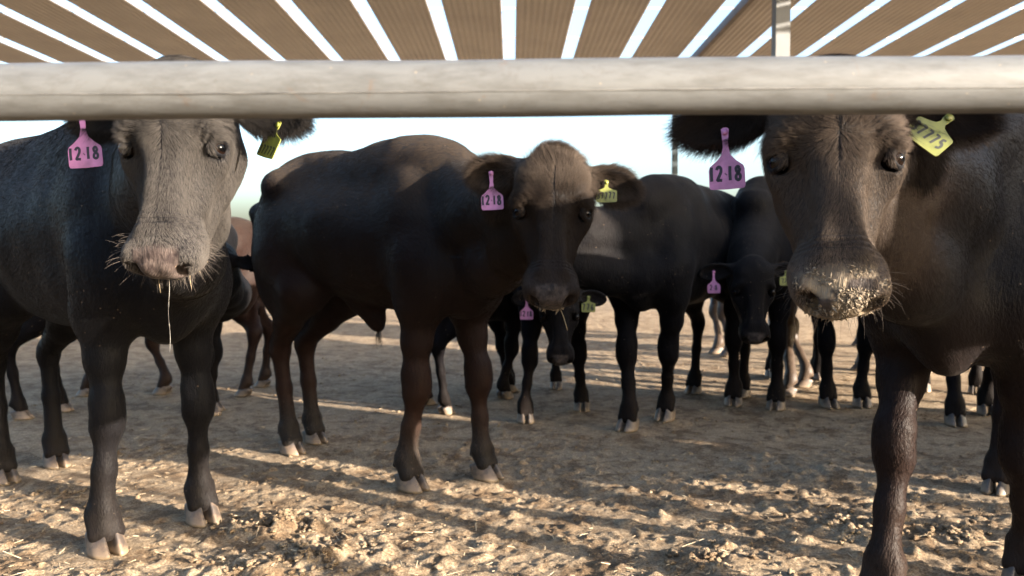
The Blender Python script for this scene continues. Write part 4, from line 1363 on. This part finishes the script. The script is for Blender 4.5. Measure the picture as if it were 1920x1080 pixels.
# ------------------------------------------------------------------ hay bales added out of view on the right to shade the herd
M_HAY = simple_mat('hay', (.33, .25, .12), .9, var=.5, scale=45, bstr=1.0, bdist=.03)
M_TWINE = simple_mat('twine', (.10, .16, .30), .7)
for (bx, by, bz, lab) in ((4.95, 2.40, 0, 'bottom bale of the unseen hay stack added to shade the herd'), 
                          (4.96, 2.42, .78, 'middle bale of the unseen hay stack added to shade the herd'),
                          (4.94, 2.39, 1.56, 'top bale of the unseen hay stack added to shade the herd')):
    import bmesh
    bm = bmesh.new(); bmesh.ops.create_cube(bm, size=1.0)
    bmesh.ops.subdivide_edges(bm, edges=bm.edges, cuts=14, use_grid_fill=True)
    for vv_ in bm.verts:
        q_ = np.array(vv_.co[:]); rr = np.max(np.abs(q_)); e_ = np.sort(np.abs(q_))[1]
        k_ = 1 - .05 * max(0, e_ - .42) / .08
        pz = np.array([q_[0] * 1.1 + bx, q_[1] * 1.2 + by, q_[2] * .78 + bz]) * 9
        dd = float(vnoise(pz[None], 5)[0]) * .018
        vv_.co = (q_[0] * (1.08 * k_ + dd), q_[1] * (1.18 * k_ + dd), q_[2] * (.772 * k_) + .39)
    me = bpy.data.meshes.new('added_hay_bale'); bm.to_mesh(me); bm.free(); me.materials.append(M_HAY)
    bo = bpy.data.objects.new('added_hay_bale', me); COL.objects.link(bo); bo.location = (bx, by, bz - .004)
    tag(bo, lab, 'hay bale', 'bales of the added hay stack')
    for ty in (-.4, -.13, .13, .4):
        w_, h_ = .555, .772
        v, f = tube([(-w_, ty, .01), (w_, ty, .01), (w_, ty, h_), (-w_, ty, h_), (-w_, ty, .01)], .004, 6)
        mesh_obj('twine', v, f, M_TWINE, bo)

# ------------------------------------------------------------------ cattle shade shed behind
M_SHEET = simple_mat('brown_roof_sheet', (.34, .315, .29), .6, var=.10, scale=1.2)
M_STEEL = simple_mat('painted_steel', (.25, .25, .25), .5, metal=.2, var=.15, scale=6)
M_BEAM = simple_mat('rusty_beam', (.10, .085, .075), .7, var=.25, scale=5)
shed = empty('cattle_shed', (0, 9.0, 0))
tag(shed, 'open steel cattle shed with slatted brown corrugated roof behind the herd', 'shed')
ZR = 4.20; PITCH = .968; GAP = .19
Y0, Y1 = 6.2 - 9, 13.9 - 9
xg = world_at(955, 105, 12.9)[0]      # centre of one roof gap
for i in range(-13, 13):
    xa = xg + i * PITCH + GAP / 2; xb = xg + (i + 1) * PITCH - GAP / 2
    nxs = 9 * 6
    xs = np.linspace(xa, xb, nxs + 1)
    zz = ZR + .010 * np.sin((xs - xa) / (xb - xa) * 9 * 2 * math.pi)
    V_, F_ = [], []
    ys = [Y0, (Y0 + Y1) / 2, Y1]
    for j, yy in enumerate(ys):
        for x_, z_ in zip(xs, zz): V_.append((x_, yy, z_))
    n_ = nxs + 1
    for j in range(len(ys) - 1):
        for k_ in range(nxs): F_.append((j * n_ + k_, j * n_ + k_ + 1, (j + 1) * n_ + k_ + 1, (j + 1) * n_ + k_))
    nb = len(V_)
    V_ += [(x_, y_, z_ + .003) for x_, y_, z_ in V_]
    F_ += [tuple(q + nb for q in fq[::-1]) for fq in F_]
    mesh_obj('roof_sheet', V_, F_, M_SHEET, shed)
for yy in np.arange(Y0 + .3, Y1, 1.45):
    v, f = box_mesh(-12.6, 12.6, yy - .006, yy + .006, ZR + .016, ZR + .04)
    mesh_obj('purlin', v, f, M_STEEL, shed, smooth=False)
# rafter beside the gap right of centre
xr = xg + 3 * PITCH
v1, f1 = box_mesh(xr + .085, xr + .125, Y0, Y1, ZR - .13, ZR - .014)
v2, f2 = box_mesh(xr + .07, xr + .14, Y0, Y1, ZR - .142, ZR - .131)
v, f = join([(v1, f1), (v2, f2)])
mesh_obj('rafter', v, f, M_BEAM, shed, smooth=False)
# near column: square tube with gusset
pc = world_at(1464, 60, 8.6)
v, f = box_mesh(pc[0] - .075, pc[0] + .075, 8.6 - 9 - .075, 8.6 - 9 + .075, -.1, ZR - .012)
mesh_obj('column', v, f, simple_mat('column_paint', (.11, .112, .112), .55, var=.15, scale=3), shed, smooth=False)
v, f = box_mesh(-12.4, 12.4, 8.6 - 9 - .05, 8.6 - 9 + .05, ZR - .14, ZR - .012 - .003)
# far lattice column
pf = world_at(1265, 260, 13.6)
parts = [box_mesh(pf[0] - .048, pf[0] + .048, 4.55, 4.60, -.1, ZR - .012)]
for k_ in range(20): parts.append(box_mesh(pf[0] - .030, pf[0] + .030, 4.535, 4.549, .12 + k_ * .2, .20 + k_ * .2))
v, f = join(parts)
mesh_obj('slotted_column', v, f, simple_mat('blue_grey_steel', (.05, .07, .085), .5, var=.2, scale=5), shed, smooth=False)
print('scene built %.1f' % (time.time() - T0), flush=True)
